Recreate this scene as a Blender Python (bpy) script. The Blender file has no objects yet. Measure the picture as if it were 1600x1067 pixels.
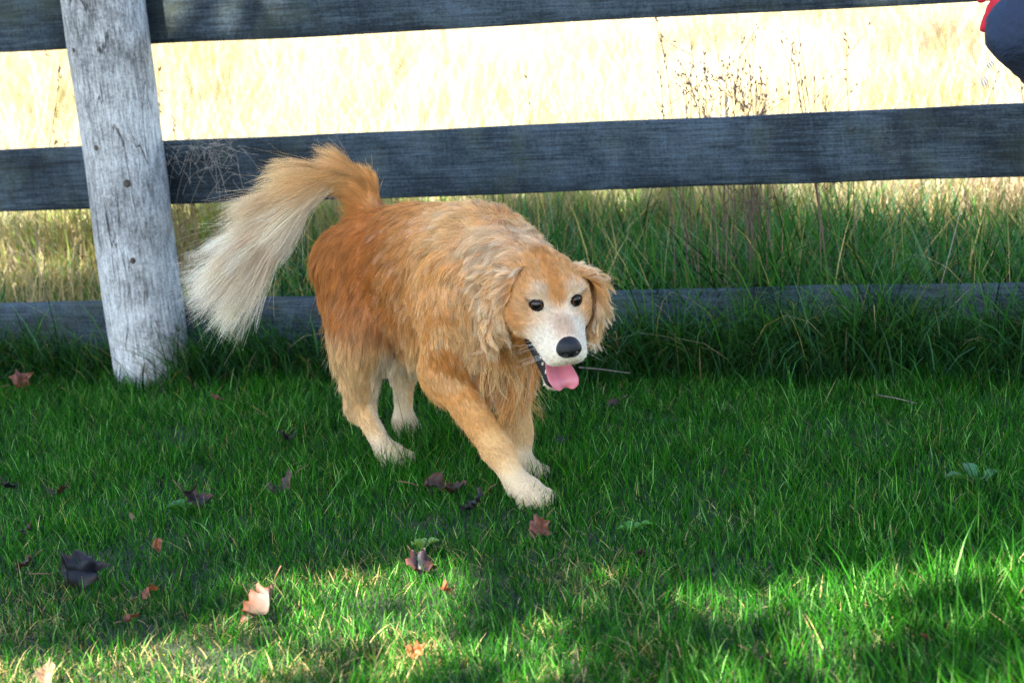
import bpy, math, random
import numpy as np
from mathutils import Vector, Matrix, kdtree

R = math.radians
random.seed(7)
rng = np.random.default_rng(11)
scene = bpy.context.scene
COL = scene.collection

# ------------------------------------------------------------------ camera
CAM_H, CAM_D, PITCH, ROLL = 1.15, 5.2, R(11), R(4.54)
fwd = Vector((0, math.cos(PITCH), -math.sin(PITCH)))
rt = Vector((1, 0, 0))
up = rt.cross(fwd)
rt2 = rt * math.cos(ROLL) - up * math.sin(ROLL)
up2 = up * math.cos(ROLL) + rt * math.sin(ROLL)
cam_data = bpy.data.cameras.new('camera')
cam = bpy.data.objects.new('camera', cam_data)
COL.objects.link(cam)
m3 = Matrix((rt2, up2, -fwd)).transposed()
cam.matrix_world = Matrix.Translation((0, -CAM_D, CAM_H)) @ m3.to_4x4()
cam_data.lens = 80
cam_data.sensor_width = 36
cam_data.clip_end = 2000
cam_data.dof.use_dof = True
cam_data.dof.focus_distance = 4.45
cam_data.dof.aperture_fstop = 5.6
scene.camera = cam

# ------------------------------------------------------------------ light
SUN_EL, SUN_AZ = R(40), R(-150)          # azimuth from +Y towards +X
sun_dir = Vector((math.sin(SUN_AZ) * math.cos(SUN_EL), math.cos(SUN_AZ) * math.cos(SUN_EL), math.sin(SUN_EL)))
world = bpy.data.worlds.new('World')
scene.world = world
world.use_nodes = True
wn = world.node_tree.nodes
sky = wn.new('ShaderNodeTexSky')
sky.sky_type = 'NISHITA'
sky.sun_disc = False
sky.sun_elevation = SUN_EL
sky.sun_rotation = SUN_AZ
sky.air_density = 1.0
sky.dust_density = 0.6
world.node_tree.links.new(sky.outputs[0], wn['Background'].inputs[0])
wn['Background'].inputs[1].default_value = 0.088
sl = bpy.data.lights.new('sun', 'SUN')
sl.energy = 5.0
sl.angle = R(0.53)
sl.color = (1.0, 0.93, 0.80)
sun = bpy.data.objects.new('sun', sl)
COL.objects.link(sun)
sun.rotation_euler = sun_dir.to_track_quat('Z', 'Y').to_euler()
sun.location = sun_dir * 30

vs = scene.view_settings
vs.view_transform = 'Standard'
vs.look = 'None'
vs.exposure = 3.1
vs.gamma = 1
vs.use_curve_mapping = False
scene.cycles.use_denoising = True
scene.cycles.denoising_prefilter = 'NONE'
scene.cycles.use_light_tree = False
scene.cycles.max_bounces = 4
scene.cycles.diffuse_bounces = 3
scene.cycles.glossy_bounces = 2
scene.cycles.transmission_bounces = 3
scene.cycles.transparent_max_bounces = 4
scene.cycles.use_adaptive_sampling = True
scene.cycles.adaptive_threshold = .008
try:
    scene.cycles_curves.shape = 'RIBBONS'
    scene.cycles_curves.subdivisions = 2
except Exception:
    pass

# ------------------------------------------------------------------ helpers
def tag(o, label=None, cat=None, group=None, kind=None):
    if label: o['label'] = label
    if cat: o['category'] = cat
    if group: o['group'] = group
    if kind: o['kind'] = kind
    return o

def empty(name, loc=(0, 0, 0), rot=(0, 0, 0)):
    o = bpy.data.objects.new(name, None)
    o.location = loc
    o.rotation_euler = rot
    o.empty_display_size = 0.1
    COL.objects.link(o)
    return o

def link(name, data, mat=None, parent=None):
    o = bpy.data.objects.new(name, data)
    COL.objects.link(o)
    if mat is not None:
        data.materials.append(mat)
    if parent is not None:
        o.parent = parent
    return o

def mesh_np(name, verts, faces_flat, loop_tot, smooth=True, attrs=None):
    """verts (n,3); faces_flat 1d vertex ids; loop_tot 1d sizes; attrs {name: (n,3)} point colours"""
    me = bpy.data.meshes.new(name)
    verts = np.asarray(verts, np.float32)
    loop_tot = np.asarray(loop_tot, np.int32)
    faces_flat = np.asarray(faces_flat, np.int32)
    me.vertices.add(len(verts))
    me.vertices.foreach_set('co', verts.ravel())
    me.loops.add(len(faces_flat))
    me.loops.foreach_set('vertex_index', faces_flat)
    me.polygons.add(len(loop_tot))
    starts = np.concatenate([[0], np.cumsum(loop_tot)[:-1]]).astype(np.int32)
    me.polygons.foreach_set('loop_start', starts)
    try:
        me.polygons.foreach_set('loop_total', loop_tot)
    except Exception:
        pass
    me.polygons.foreach_set('use_smooth', np.full(len(loop_tot), smooth, bool))
    for k, a in (attrs or {}).items():
        a = np.asarray(a, np.float32)
        at = me.attributes.new(k, 'FLOAT_COLOR', 'POINT')
        rgba = np.ones((len(verts), 4), np.float32)
        rgba[:, :3] = a
        at.data.foreach_set('color', rgba.ravel())
    me.update(calc_edges=True)
    me.validate()
    return me

def mesh_py(name, verts, faces, smooth=True, attrs=None):
    flat = [i for f in faces for i in f]
    return mesh_np(name, verts, flat, [len(f) for f in faces], smooth, attrs)

class SineNoise:
    """cheap smooth noise: sum of random plane waves, output in about [-1,1]"""
    def __init__(self, scale, dims=1, n=10, seed=0):
        g = np.random.default_rng(seed)
        self.k = g.normal(size=(dims, n, 3)) / scale * 2.2
        self.p = g.uniform(0, 6.283, size=(dims, n))
        self.n = n
    def __call__(self, P):
        P = np.asarray(P, float)
        out = [np.sin(P @ self.k[d].T + self.p[d]).sum(1) / math.sqrt(self.n / 2) * .5 for d in range(len(self.k))]
        return out[0] if len(out) == 1 else np.stack(out, 1)

def norm(a):
    return a / np.maximum(np.linalg.norm(a, axis=-1, keepdims=True), 1e-9)

def sstep(a, b, x):
    t = np.clip((x - a) / (b - a), 0, 1)
    return t * t * (3 - 2 * t)

# ---- materials
def newmat(name):
    m = bpy.data.materials.new(name)
    m.use_nodes = True
    nt = m.node_tree
    return m, nt, nt.nodes['Principled BSDF'], nt.nodes['Material Output']

def N(nt, typ, **kw):
    n = nt.nodes.new(typ)
    for k, v in kw.items():
        if k.startswith('i_'):
            key = k[2:]
            key = int(key) if key.isdigit() else key.replace('_', ' ')
            n.inputs[key].default_value = v
        else:
            setattr(n, k, v)
    return n

def ramp(nt, stops):
    r = nt.nodes.new('ShaderNodeValToRGB')
    e = r.color_ramp.elements
    while len(e) < len(stops):
        e.new(0.5)
    for el, (p, c) in zip(e, stops):
        el.position = p
        el.color = (*c, 1) if len(c) == 3 else c
    return r

def simple_mat(name, col, rough=.6, spec=.4, coat=0.0, var=0.25, scale=30.):
    m, nt, b, out = newmat(name)
    tc = N(nt, 'ShaderNodeTexCoord')
    no = N(nt, 'ShaderNodeTexNoise', i_Scale=scale, i_Detail=4.0)
    nt.links.new(tc.outputs['Object'], no.inputs['Vector'])
    r = ramp(nt, [(.3, tuple(c * (1 - var) for c in col)), (.7, tuple(min(1, c * (1 + var)) for c in col))])
    nt.links.new(no.outputs['Fac'], r.inputs[0])
    nt.links.new(r.outputs[0], b.inputs['Base Color'])
    b.inputs['Roughness'].default_value = rough
    b.inputs['Specular IOR Level'].default_value = spec
    b.inputs['Coat Weight'].default_value = coat
    return m

def attr_mat(name, rough=.5, spec=.4, trans=0.0, attr='col', trans_gain=1.3):
    m, nt, b, out = newmat(name)
    a = N(nt, 'ShaderNodeAttribute', attribute_name=attr)
    nt.links.new(a.outputs['Color'], b.inputs['Base Color'])
    b.inputs['Roughness'].default_value = rough
    b.inputs['Specular IOR Level'].default_value = spec
    if trans > 0:
        t = N(nt, 'ShaderNodeBsdfTranslucent')
        g = N(nt, 'ShaderNodeMixRGB', blend_type='MULTIPLY', i_Fac=1.0, i_Color2=(trans_gain * 1.5, trans_gain * 1.1, .45, 1))
        nt.links.new(a.outputs['Color'], g.inputs['Color1'])
        nt.links.new(g.outputs[0], t.inputs[0])
        mx = N(nt, 'ShaderNodeMixShader', i_Fac=trans)
        nt.links.new(b.outputs[0], mx.inputs[1])
        nt.links.new(t.outputs[0], mx.inputs[2])
        nt.links.new(mx.outputs[0], out.inputs[0])
    return m

# ---- signed distance fields -> one continuous mesh (surface nets)
class Cap:
    def __init__(s, a, b, ra, rb, sy=1.0, k=.03, fur=None):
        s.a, s.b, s.ra, s.rb, s.sy, s.k, s.fur = np.array(a, float), np.array(b, float), ra, rb, sy, k, fur
    def d(s, P):
        ba = s.b - s.a
        pa = P - s.a
        t = np.clip(pa @ ba / (ba @ ba + 1e-12), 0, 1)
        q = pa - t[:, None] * ba
        q[:, 1] /= s.sy
        return np.linalg.norm(q, axis=1) - (s.ra + (s.rb - s.ra) * t)
    def box(s):
        r = max(s.ra, s.rb) * max(1, s.sy)
        return np.minimum(s.a, s.b) - r, np.maximum(s.a, s.b) + r
    def xf(s, Rm, o):
        s.a, s.b = Rm @ s.a + o, Rm @ s.b + o
        return s

class Ell:
    def __init__(s, c, r, rot=None, k=.03, fur=None):
        s.c, s.r, s.M, s.k, s.fur = np.array(c, float), np.array(r, float), np.eye(3) if rot is None else np.array(rot, float), k, fur
    def d(s, P):
        q = (P - s.c) @ s.M
        k0 = np.linalg.norm(q / s.r, axis=1)
        k1 = np.linalg.norm(q / s.r ** 2, axis=1)
        return k0 * (k0 - 1) / np.maximum(k1, 1e-6)
    def box(s):
        r = s.r.max()
        return s.c - r, s.c + r
    def xf(s, Rm, o):
        s.c = Rm @ s.c + o
        s.M = Rm @ s.M
        return s

def roty(a):   # positive tips +x downwards
    c, s_ = math.cos(a), math.sin(a)
    return np.array([[c, 0, s_], [0, 1, 0], [-s_, 0, c]])
def rotz(a):
    c, s_ = math.cos(a), math.sin(a)
    return np.array([[c, -s_, 0], [s_, c, 0], [0, 0, 1]])
def rotx(a):
    c, s_ = math.cos(a), math.sin(a)
    return np.array([[1, 0, 0], [0, c, -s_], [0, s_, c]])

def sdf_mesh(prims, subs, h, pad=.03):
    lo = np.min([p.box()[0] for p in prims], 0) - pad
    hi = np.max([p.box()[1] for p in prims], 0) + pad
    n = np.ceil((hi - lo) / h).astype(int) + 1
    ax = [lo[i] + h * np.arange(n[i]) for i in range(3)]
    f = np.full(n, 1.0)
    def region(p, m):
        b0, b1 = p.box()
        i0 = np.clip(np.floor((b0 - m - lo) / h).astype(int), 0, n - 1)
        i1 = np.clip(np.ceil((b1 + m - lo) / h).astype(int) + 1, 1, n)
        sl_ = tuple(slice(i0[i], i1[i]) for i in range(3))
        g = np.stack(np.meshgrid(*[ax[i][sl_[i]] for i in range(3)], indexing='ij'), -1)
        return sl_, g
    for p in prims:
        sl_, g = region(p, max(p.k, .01) + 2 * h)
        d = p.d(g.reshape(-1, 3)).reshape(g.shape[:3])
        a = f[sl_]
        hh = np.clip(.5 + .5 * (a - d) / p.k, 0, 1)
        f[sl_] = a * (1 - hh) + d * hh - p.k * hh * (1 - hh)
    for p in subs:
        sl_, g = region(p, max(p.k, .01) + 2 * h)
        d = -p.d(g.reshape(-1, 3)).reshape(g.shape[:3])
        a = f[sl_]
        hh = np.clip(.5 - .5 * (a - d) / p.k, 0, 1)
        f[sl_] = a * (1 - hh) + d * hh + p.k * hh * (1 - hh)
    ins = f < 0
    c = np.zeros(tuple(n - 1), np.int8)
    for dx in (0, 1):
        for dy in (0, 1):
            for dz in (0, 1):
                c += ins[dx:n[0] - 1 + dx, dy:n[1] - 1 + dy, dz:n[2] - 1 + dz]
    act = np.argwhere((c > 0) & (c < 8))
    idx = -np.ones(tuple(n - 1), np.int64)
    idx[act[:, 0], act[:, 1], act[:, 2]] = np.arange(len(act))
    acc = np.zeros((len(act), 3))
    cnt = np.zeros(len(act))
    corners = [(i, j, k) for i in (0, 1) for j in (0, 1) for k in (0, 1)]
    for A in corners:
        for B in corners:
            df = np.array(B) - np.array(A)
            if df.sum() == 1 and df.min() == 0:
                fa = f[act[:, 0] + A[0], act[:, 1] + A[1], act[:, 2] + A[2]]
                fb = f[act[:, 0] + B[0], act[:, 1] + B[1], act[:, 2] + B[2]]
                x = (fa < 0) != (fb < 0)
                t = np.where(x, fa / np.where(x, fa - fb, 1), 0)
                acc += np.where(x[:, None], np.array(A) + t[:, None] * df, 0)
                cnt += x
    V = lo + h * (act + acc / cnt[:, None])
    quads = []
    for axs in range(3):
        s0 = [slice(None)] * 3
        s1 = [slice(None)] * 3
        s0[axs] = slice(0, -1)
        s1[axs] = slice(1, None)
        A, B = ins[tuple(s0)], ins[tuple(s1)]
        e = np.argwhere(A != B)
        u_, v_ = (axs + 1) % 3, (axs + 2) % 3
        ok = (e[:, u_] > 0) & (e[:, v_] > 0) & (e[:, u_] < n[u_] - 1) & (e[:, v_] < n[v_] - 1)
        e = e[ok]
        flip = ~A[e[:, 0], e[:, 1], e[:, 2]]
        def cell(du, dv):
            q = e.copy()
            q[:, u_] -= du
            q[:, v_] -= dv
            return idx[q[:, 0], q[:, 1], q[:, 2]]
        q = np.stack([cell(1, 1), cell(0, 1), cell(0, 0), cell(1, 0)], 1)
        q[flip] = q[flip][:, ::-1]
        quads.append(q)
    Q = np.concatenate(quads)
    Q = Q[(Q >= 0).all(1)]
    # a little Laplacian smoothing keeps the nets free of steps
    E_ = np.concatenate([Q[:, [0, 1]], Q[:, [1, 2]], Q[:, [2, 3]], Q[:, [3, 0]]])
    for _ in range(2):
        s_ = np.zeros_like(V)
        w = np.zeros(len(V))
        np.add.at(s_, E_[:, 0], V[E_[:, 1]])
        np.add.at(w, E_[:, 0], 1)
        np.add.at(s_, E_[:, 1], V[E_[:, 0]])
        np.add.at(w, E_[:, 1], 1)
        V = V * .5 + .5 * s_ / np.maximum(w, 1)[:, None]
    return V, Q

def vnormals(V, Q):
    nrm = np.cross(V[Q[:, 2]] - V[Q[:, 0]], V[Q[:, 3]] - V[Q[:, 1]])
    out = np.zeros_like(V)
    for i in range(4):
        np.add.at(out, Q[:, i], nrm)
    return norm(out)

def sample_quads(V, Q, VN, dens_v, g):
    """random points, density (per m2) per vertex"""
    T = np.concatenate([Q[:, [0, 1, 2]], Q[:, [0, 2, 3]]])
    area = .5 * np.linalg.norm(np.cross(V[T[:, 1]] - V[T[:, 0]], V[T[:, 2]] - V[T[:, 0]]), axis=1)
    lam = area * dens_v[T].mean(1)
    k = g.poisson(lam)
    t = np.repeat(np.arange(len(T)), k)
    r1 = np.sqrt(g.random(len(t)))
    r2 = g.random(len(t))
    w = np.stack([1 - r1, r1 * (1 - r2), r1 * r2], 1)
    P = (V[T[t]] * w[:, :, None]).sum(1)
    Nn = norm((VN[T[t]] * w[:, :, None]).sum(1))
    return P, Nn

def tube(path, radii, sides=8, cap=True):
    """verts, faces of a swept tube"""
    path = np.asarray(path, float)
    n = len(path)
    tang = norm(np.gradient(path, axis=0))
    ref = np.array([0, 0, 1.]) if abs(tang[0][2]) < .9 else np.array([1., 0, 0])
    V, Fc = [], []
    a0 = norm(np.cross(tang[0], ref))
    for i in range(n):
        a0 = norm(a0 - tang[i] * (a0 @ tang[i]))
        b0 = np.cross(tang[i], a0)
        for j in range(sides):
            th = 2 * math.pi * j / sides
            V.append(path[i] + radii[i] * (a0 * math.cos(th) + b0 * math.sin(th)))
    for i in range(n - 1):
        for j in range(sides):
            j2 = (j + 1) % sides
            Fc.append((i * sides + j, i * sides + j2, (i + 1) * sides + j2, (i + 1) * sides + j))
    if cap:
        Fc.append(tuple(range(sides))[::-1])
        Fc.append(tuple((n - 1) * sides + j for j in range(sides)))
    return V, Fc

def join(parts):
    V, Fc = [], []
    for v, f in parts:
        o = len(V)
        V.extend(v)
        Fc.extend(tuple(i + o for i in q) for q in f)
    return V, Fc
# ================================================================== setting
FA = R(-19.3)
F_D = np.array([math.cos(FA), math.sin(FA), 0])          # along the fence, to the right
F_N = np.array([-F_D[1], F_D[0], 0])                     # away from the camera
F_B = np.array([-.928, .544, 0])                         # foot of the post
def fpt(s, n, z=0.0):
    return F_B + F_D * s + F_N * n + np.array((0, 0, z))
def fence_n(P):                                          # signed distance behind the fence line
    return (np.asarray(P) - F_B) @ F_N - .185
def fence_s(P):
    return (np.asarray(P) - F_B) @ F_D

# camera ray helper (used only to find where things stand on the ground)
_o = np.array((0, -CAM_D, CAM_H)); _R = np.array(rt2); _U = np.array(up2); _F = np.array(fwd)
def ground_at(x, y, z=0.0):
    d = _F * (1600 * 80 / 36) + _R * (x - 800) - _U * (y - 533.5)
    return _o + d * ((z - _o[2]) / d[2])

n_lawn = SineNoise(.5, 1, 10, 71)
n_lawn2 = SineNoise(.13, 1, 12, 72)
n_field = SineNoise(1.1, 1, 12, 73)

# ---- ground
def ground_mat():
    m, nt, b, out = newmat('ground_soil')
    tc = N(nt, 'ShaderNodeTexCoord')
    n1 = N(nt, 'ShaderNodeTexNoise', i_Scale=3.0, i_Detail=8.0)
    n2 = N(nt, 'ShaderNodeTexNoise', i_Scale=60.0, i_Detail=6.0)
    nt.links.new(tc.outputs['Object'], n1.inputs['Vector'])
    nt.links.new(tc.outputs['Object'], n2.inputs['Vector'])
    r1 = ramp(nt, [(.35, (.006, .012, .003)), (.65, (.024, .034, .009))])
    r2 = ramp(nt, [(.3, (.24, .20, .11)), (.7, (.38, .32, .19))])
    nt.links.new(n2.outputs['Fac'], r1.inputs[0])
    nt.links.new(n1.outputs['Fac'], r2.inputs[0])
    # lawn soil on this side of the fence, dry thatch in the hay field beyond
    dt = N(nt, 'ShaderNodeVectorMath', operation='DOT_PRODUCT')
    dt.inputs[1].default_value = tuple(F_N)
    nt.links.new(tc.outputs['Object'], dt.inputs[0])
    mr = N(nt, 'ShaderNodeMapRange', i_1=float(F_B @ F_N) + .8, i_2=float(F_B @ F_N) + 1.7)
    nt.links.new(dt.outputs['Value'], mr.inputs[0])
    mx = N(nt, 'ShaderNodeMixRGB')
    nt.links.new(mr.outputs[0], mx.inputs[0])
    nt.links.new(r1.outputs[0], mx.inputs[1])
    nt.links.new(r2.outputs[0], mx.inputs[2])
    nt.links.new(mx.outputs[0], b.inputs['Base Color'])
    b.inputs['Roughness'].default_value = .95
    bp = N(nt, 'ShaderNodeBump', i_Strength=.6, i_Distance=.02)
    nt.links.new(n2.outputs['Fac'], bp.inputs['Height'])
    nt.links.new(bp.outputs[0], b.inputs['Normal'])
    return m
def ground_mesh():
    # fine in the middle, coarse to the horizon; gentle unevenness, the far field rises a little
    ax = np.concatenate([[-900, -300, -100, -40, -20], np.linspace(-10, 10, 81), [20, 40, 100, 300, 900]])
    ay = np.concatenate([[-900, -300, -100, -40], np.linspace(-10, 20, 121), [40, 100, 300, 900]])
    X, Y = np.meshgrid(ax, ay, indexing='ij')
    P = np.stack([X.ravel(), Y.ravel(), np.zeros(X.size)], 1)
    far = np.clip(np.abs(P[:, 0]) - 6, 0, 1) + np.clip(np.abs(P[:, 1]) - 6, 0, 1)
    P[:, 2] = -.012 + .008 * n_lawn(P) * (far < .5)
    nx, ny = X.shape
    Q = [(i * ny + j, (i + 1) * ny + j, (i + 1) * ny + j + 1, i * ny + j + 1) for i in range(nx - 1) for j in range(ny - 1)]
    return mesh_py('ground', P, Q)
tag(link('ground', ground_mesh(), ground_mat()), kind='structure')

# ---- wood
def wood_mat(name, dark, light, axis_scale, grain=1.0, crack=False, green=0.0, rough=False):
    m, nt, b, out = newmat(name)
    L = nt.links.new
    tc = N(nt, 'ShaderNodeTexCoord')
    oi = N(nt, 'ShaderNodeObjectInfo')
    off = N(nt, 'ShaderNodeVectorMath', operation='SCALE')
    off.inputs[0].default_value = (37, 19, 11)
    L(oi.outputs['Random'], off.inputs['Scale'])
    ad = N(nt, 'ShaderNodeVectorMath', operation='ADD')
    L(tc.outputs['Object'], ad.inputs[0])
    L(off.outputs[0], ad.inputs[1])
    mp = N(nt, 'ShaderNodeMapping')
    mp.inputs['Scale'].default_value = axis_scale
    L(ad.outputs[0], mp.inputs[0])
    # growth rings bent by slow noise
    ring = N(nt, 'ShaderNodeTexNoise', i_Scale=1.0, i_Detail=3.0, i_Distortion=.6)
    L(mp.outputs[0], ring.inputs['Vector'])
    fine = N(nt, 'ShaderNodeTexNoise', i_Scale=7.0, i_Detail=8.0, i_Roughness=.75)
    L(mp.outputs[0], fine.inputs['Vector'])
    blot = N(nt, 'ShaderNodeTexNoise', i_Scale=5.0, i_Detail=6.0, i_Roughness=.65)
    L(ad.outputs[0], blot.inputs['Vector'])
    # ring bands
    sn = N(nt, 'ShaderNodeMath', operation='MULTIPLY', i_1=26.0)
    L(ring.outputs['Fac'], sn.inputs[0])
    fr = N(nt, 'ShaderNodeMath', operation='PINGPONG', i_1=1.0)
    L(sn.outputs[0], fr.inputs[0])
    a1 = N(nt, 'ShaderNodeMath', operation='MULTIPLY', i_1=.22 * grain)
    L(fr.outputs[0], a1.inputs[0])
    a2 = N(nt, 'ShaderNodeMath', operation='MULTIPLY_ADD', i_1=.9)
    L(fine.outputs['Fac'], a2.inputs[0])
    L(a1.outputs[0], a2.inputs[2])
    a3 = N(nt, 'ShaderNodeMath', operation='MULTIPLY_ADD', i_1=.9, i_2=-.52)
    L(blot.outputs['Fac'], a3.inputs[0])
    a4 = N(nt, 'ShaderNodeMath', operation='ADD')
    L(a2.outputs[0], a4.inputs[0])
    L(a3.outputs[0], a4.inputs[1])
    if rough:
        # rough-sawn fuzz: fine speckle, short saw marks across the board
        sp_ = N(nt, 'ShaderNodeTexNoise', i_Scale=150.0, i_Detail=4.0, i_Roughness=.7)
        L(ad.outputs[0], sp_.inputs['Vector'])
        mp3 = N(nt, 'ShaderNodeMapping')
        mp3.inputs['Scale'].default_value = (170, 20, 14)
        mp3.inputs['Rotation'].default_value = (0, .25, 0)
        L(ad.outputs[0], mp3.inputs[0])
        sw_ = N(nt, 'ShaderNodeTexNoise', i_Scale=1.0, i_Detail=2.0)
        L(mp3.outputs[0], sw_.inputs['Vector'])
        b1 = N(nt, 'ShaderNodeMath', operation='MULTIPLY_ADD', i_1=.55, i_2=-.275)
        L(sp_.outputs['Fac'], b1.inputs[0])
        b2 = N(nt, 'ShaderNodeMath', operation='MULTIPLY_ADD', i_1=.16, i_2=-.08)
        L(sw_.outputs['Fac'], b2.inputs[0])
        b3 = N(nt, 'ShaderNodeMath', operation='ADD')
        L(b1.outputs[0], b3.inputs[0])
        L(b2.outputs[0], b3.inputs[1])
        b4 = N(nt, 'ShaderNodeMath', operation='ADD')
        L(b3.outputs[0], b4.inputs[0])
        L(a4.outputs[0], b4.inputs[1])
        a4 = b4
    cr = ramp(nt, [(.18, tuple(c * .30 for c in dark)), (.36, dark), (.62, light), (.85, tuple(min(1, c * 1.5) for c in light))])
    L(a4.outputs[0], cr.inputs[0])
    last = cr.outputs[0]
    if green > 0:
        gn = N(nt, 'ShaderNodeTexNoise', i_Scale=9.0, i_Detail=5.0)
        L(ad.outputs[0], gn.inputs['Vector'])
        gr = ramp(nt, [(.5, (0, 0, 0)), (.72, (green, green, green))])
        L(gn.outputs['Fac'], gr.inputs[0])
        mx = N(nt, 'ShaderNodeMixRGB')
        mx.inputs[2].default_value = (.06, .075, .04, 1)
        L(gr.outputs[0], mx.inputs[0])
        L(last, mx.inputs[1])
        last = mx.outputs[0]
    h = a4.outputs[0]
    if crack:
        # drying checks along the log
        mp2 = N(nt, 'ShaderNodeMapping')
        mp2.inputs['Scale'].default_value = (42, 42, 5)
        L(ad.outputs[0], mp2.inputs[0])
        dn = N(nt, 'ShaderNodeTexNoise', i_Scale=1.3, i_Detail=5.0)
        L(mp2.outputs[0], dn.inputs['Vector'])
        vm = N(nt, 'ShaderNodeMixRGB', i_Fac=.35)
        L(mp2.outputs[0], vm.inputs[1])
        L(dn.outputs['Color'], vm.inputs[2])
        vo = N(nt, 'ShaderNodeTexVoronoi', feature='DISTANCE_TO_EDGE', i_Scale=1.0)
        L(vm.outputs[0], vo.inputs['Vector'])
        msk = N(nt, 'ShaderNodeTexNoise', i_Scale=11.0, i_Detail=3.0)
        L(ad.outputs[0], msk.inputs['Vector'])
        mk = N(nt, 'ShaderNodeMapRange', i_1=.45, i_2=.72, i_3=.0, i_4=.040)
        L(msk.outputs['Fac'], mk.inputs[0])
        lt = N(nt, 'ShaderNodeMath', operation='DIVIDE')
        L(vo.outputs['Distance'], lt.inputs[0])
        mk2 = N(nt, 'ShaderNodeMath', operation='ADD', i_1=.0015)
        L(mk.outputs[0], mk2.inputs[0])
        L(mk2.outputs[0], lt.inputs[1])
        cl = N(nt, 'ShaderNodeClamp')
        L(lt.outputs[0], cl.inputs[0])
        mx = N(nt, 'ShaderNodeMixRGB')
        mx.inputs[1].default_value = (.045, .040, .035, 1)
        L(cl.outputs[0], mx.inputs[0])
        L(last, mx.inputs[2])
        last = mx.outputs[0]
        hs = N(nt, 'ShaderNodeMath', operation='MULTIPLY_ADD', i_1=.9)
        L(cl.outputs[0], hs.inputs[0])
        L(a4.outputs[0], hs.inputs[2])
        h = hs.outputs[0]
    L(last, b.inputs['Base Color'])
    b.inputs['Roughness'].default_value = .82
    b.inputs['Specular IOR Level'].default_value = .25
    bp = N(nt, 'ShaderNodeBump', i_Strength=.8 if crack else .55, i_Distance=.012 if crack else .006)
    L(h, bp.inputs['Height'])
    L(bp.outputs[0], b.inputs['Normal'])
    return m
M_BOARD = wood_mat('weathered_board', (.012, .020, .027), (.048, .068, .086), (.9, 26, 26), grain=.45, green=.30, rough=True)
M_POST = wood_mat('weathered_log', (.25, .248, .24), (.60, .595, .575), (22, 22, 3.0), grain=.4, crack=True, green=.14, rough=True)
M_KNOT = simple_mat('knot', (.055, .045, .038), .8, .2, var=.5, scale=120)
M_KNOT2 = simple_mat('board_knot', (.030, .036, .040), .8, .2, var=.45, scale=90)

fence = empty('fence', tuple(fpt(0, 0)), (0, 0, FA))
tag(fence, 'weathered grey board fence with one round leaning post behind the dog', 'fence')

def board_mesh(length, h, t, seed):
    nx, nz = int(length / .03), 6
    nz_ = SineNoise(.25, 1, 8, seed)
    wv = SineNoise(.9, 1, 6, seed + 1)
    ch = .004
    prof = []                     # profile (y,z) round the board with eased edges
    for z in np.linspace(-h / 2 + ch, h / 2 - ch, nz): prof.append((-t / 2, z))
    for y in np.linspace(-t / 2 + ch, t / 2 - ch, 3): prof.append((y, h / 2))
    for z in np.linspace(h / 2 - ch, -h / 2 + ch, nz): prof.append((t / 2, z))
    for y in np.linspace(t / 2 - ch, -t / 2 + ch, 3): prof.append((y, -h / 2))
    prof = np.array(prof)
    npf = len(prof)
    V = []
    for i in range(nx + 1):
        x = length * i / nx
        P = np.stack([np.full(npf, x), prof[:, 0], prof[:, 1]], 1)
        e = nz_(P * np.array((1, 1, .2)))
        P[:, 2] += .0016 * e * np.sign(P[:, 2]) + .0012 * wv(P * np.array((1, 0, 0)))
        P[:, 1] += .0022 * nz_(P[:, [2, 0, 1]] * 2.0)
        V.append(P)
    V = np.concatenate(V)
    Fc = []
    for i in range(nx):
        for j in range(npf):
            j2 = (j + 1) % npf
            Fc.append((i * npf + j, (i + 1) * npf + j, (i + 1) * npf + j2, i * npf + j2))
    Fc.append(tuple(range(npf)))
    Fc.append(tuple(nx * npf + j for j in range(npf))[::-1])
    return mesh_py('board', V, Fc)

TB = .032
NB = .187 + TB / 2
for k, (z0, z1, l0, l1) in enumerate(((.851, 1.012, .853, 1.010), (.434, .599, .430, .594), (.018, .179, .014, .177))):
    for side, (a, b_) in enumerate(((-.052, 2.62), (-2.70, -.056))):
        zz0, zz1 = (z0, z1) if side == 0 else (l0, l1)
        bo = link('board', board_mesh(b_ - a, zz1 - zz0, TB, 100 + k * 7 + side * 3), M_BOARD, fence)
        bo.location = (a, NB + .002 * k, (zz0 + zz1) / 2)
        bo.rotation_euler = (0, R((.40, .10, .0)[k] if side == 0 else 0), 0)
        if k == 1 and side == 0:
            # the pale knot near the right of the middle board and small ones
            for (kx, kz, kr) in ((1.80, .045, .009),):
                V, Fc = [], []
                for r_, y_ in ((kr, .0), (kr * .8, -.0022), (kr * .35, -.0030)):
                    for j in range(12):
                        a_ = 2 * math.pi * j / 12
                        V.append((r_ * 1.25 * math.cos(a_) * (1 + .1 * math.sin(3 * a_)), y_, r_ * .8 * math.sin(a_)))
                for i in range(2):
                    for j in range(12):
                        Fc.append((i * 12 + j, i * 12 + (j + 1) % 12, (i + 1) * 12 + (j + 1) % 12, (i + 1) * 12 + j))
                Fc.append(tuple(24 + j for j in range(12)))
                kn = link('knot', mesh_py('knot', V, Fc), M_KNOT2, bo)
                kn.location = (kx - a, -TB / 2 - .0005, kz)

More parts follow.
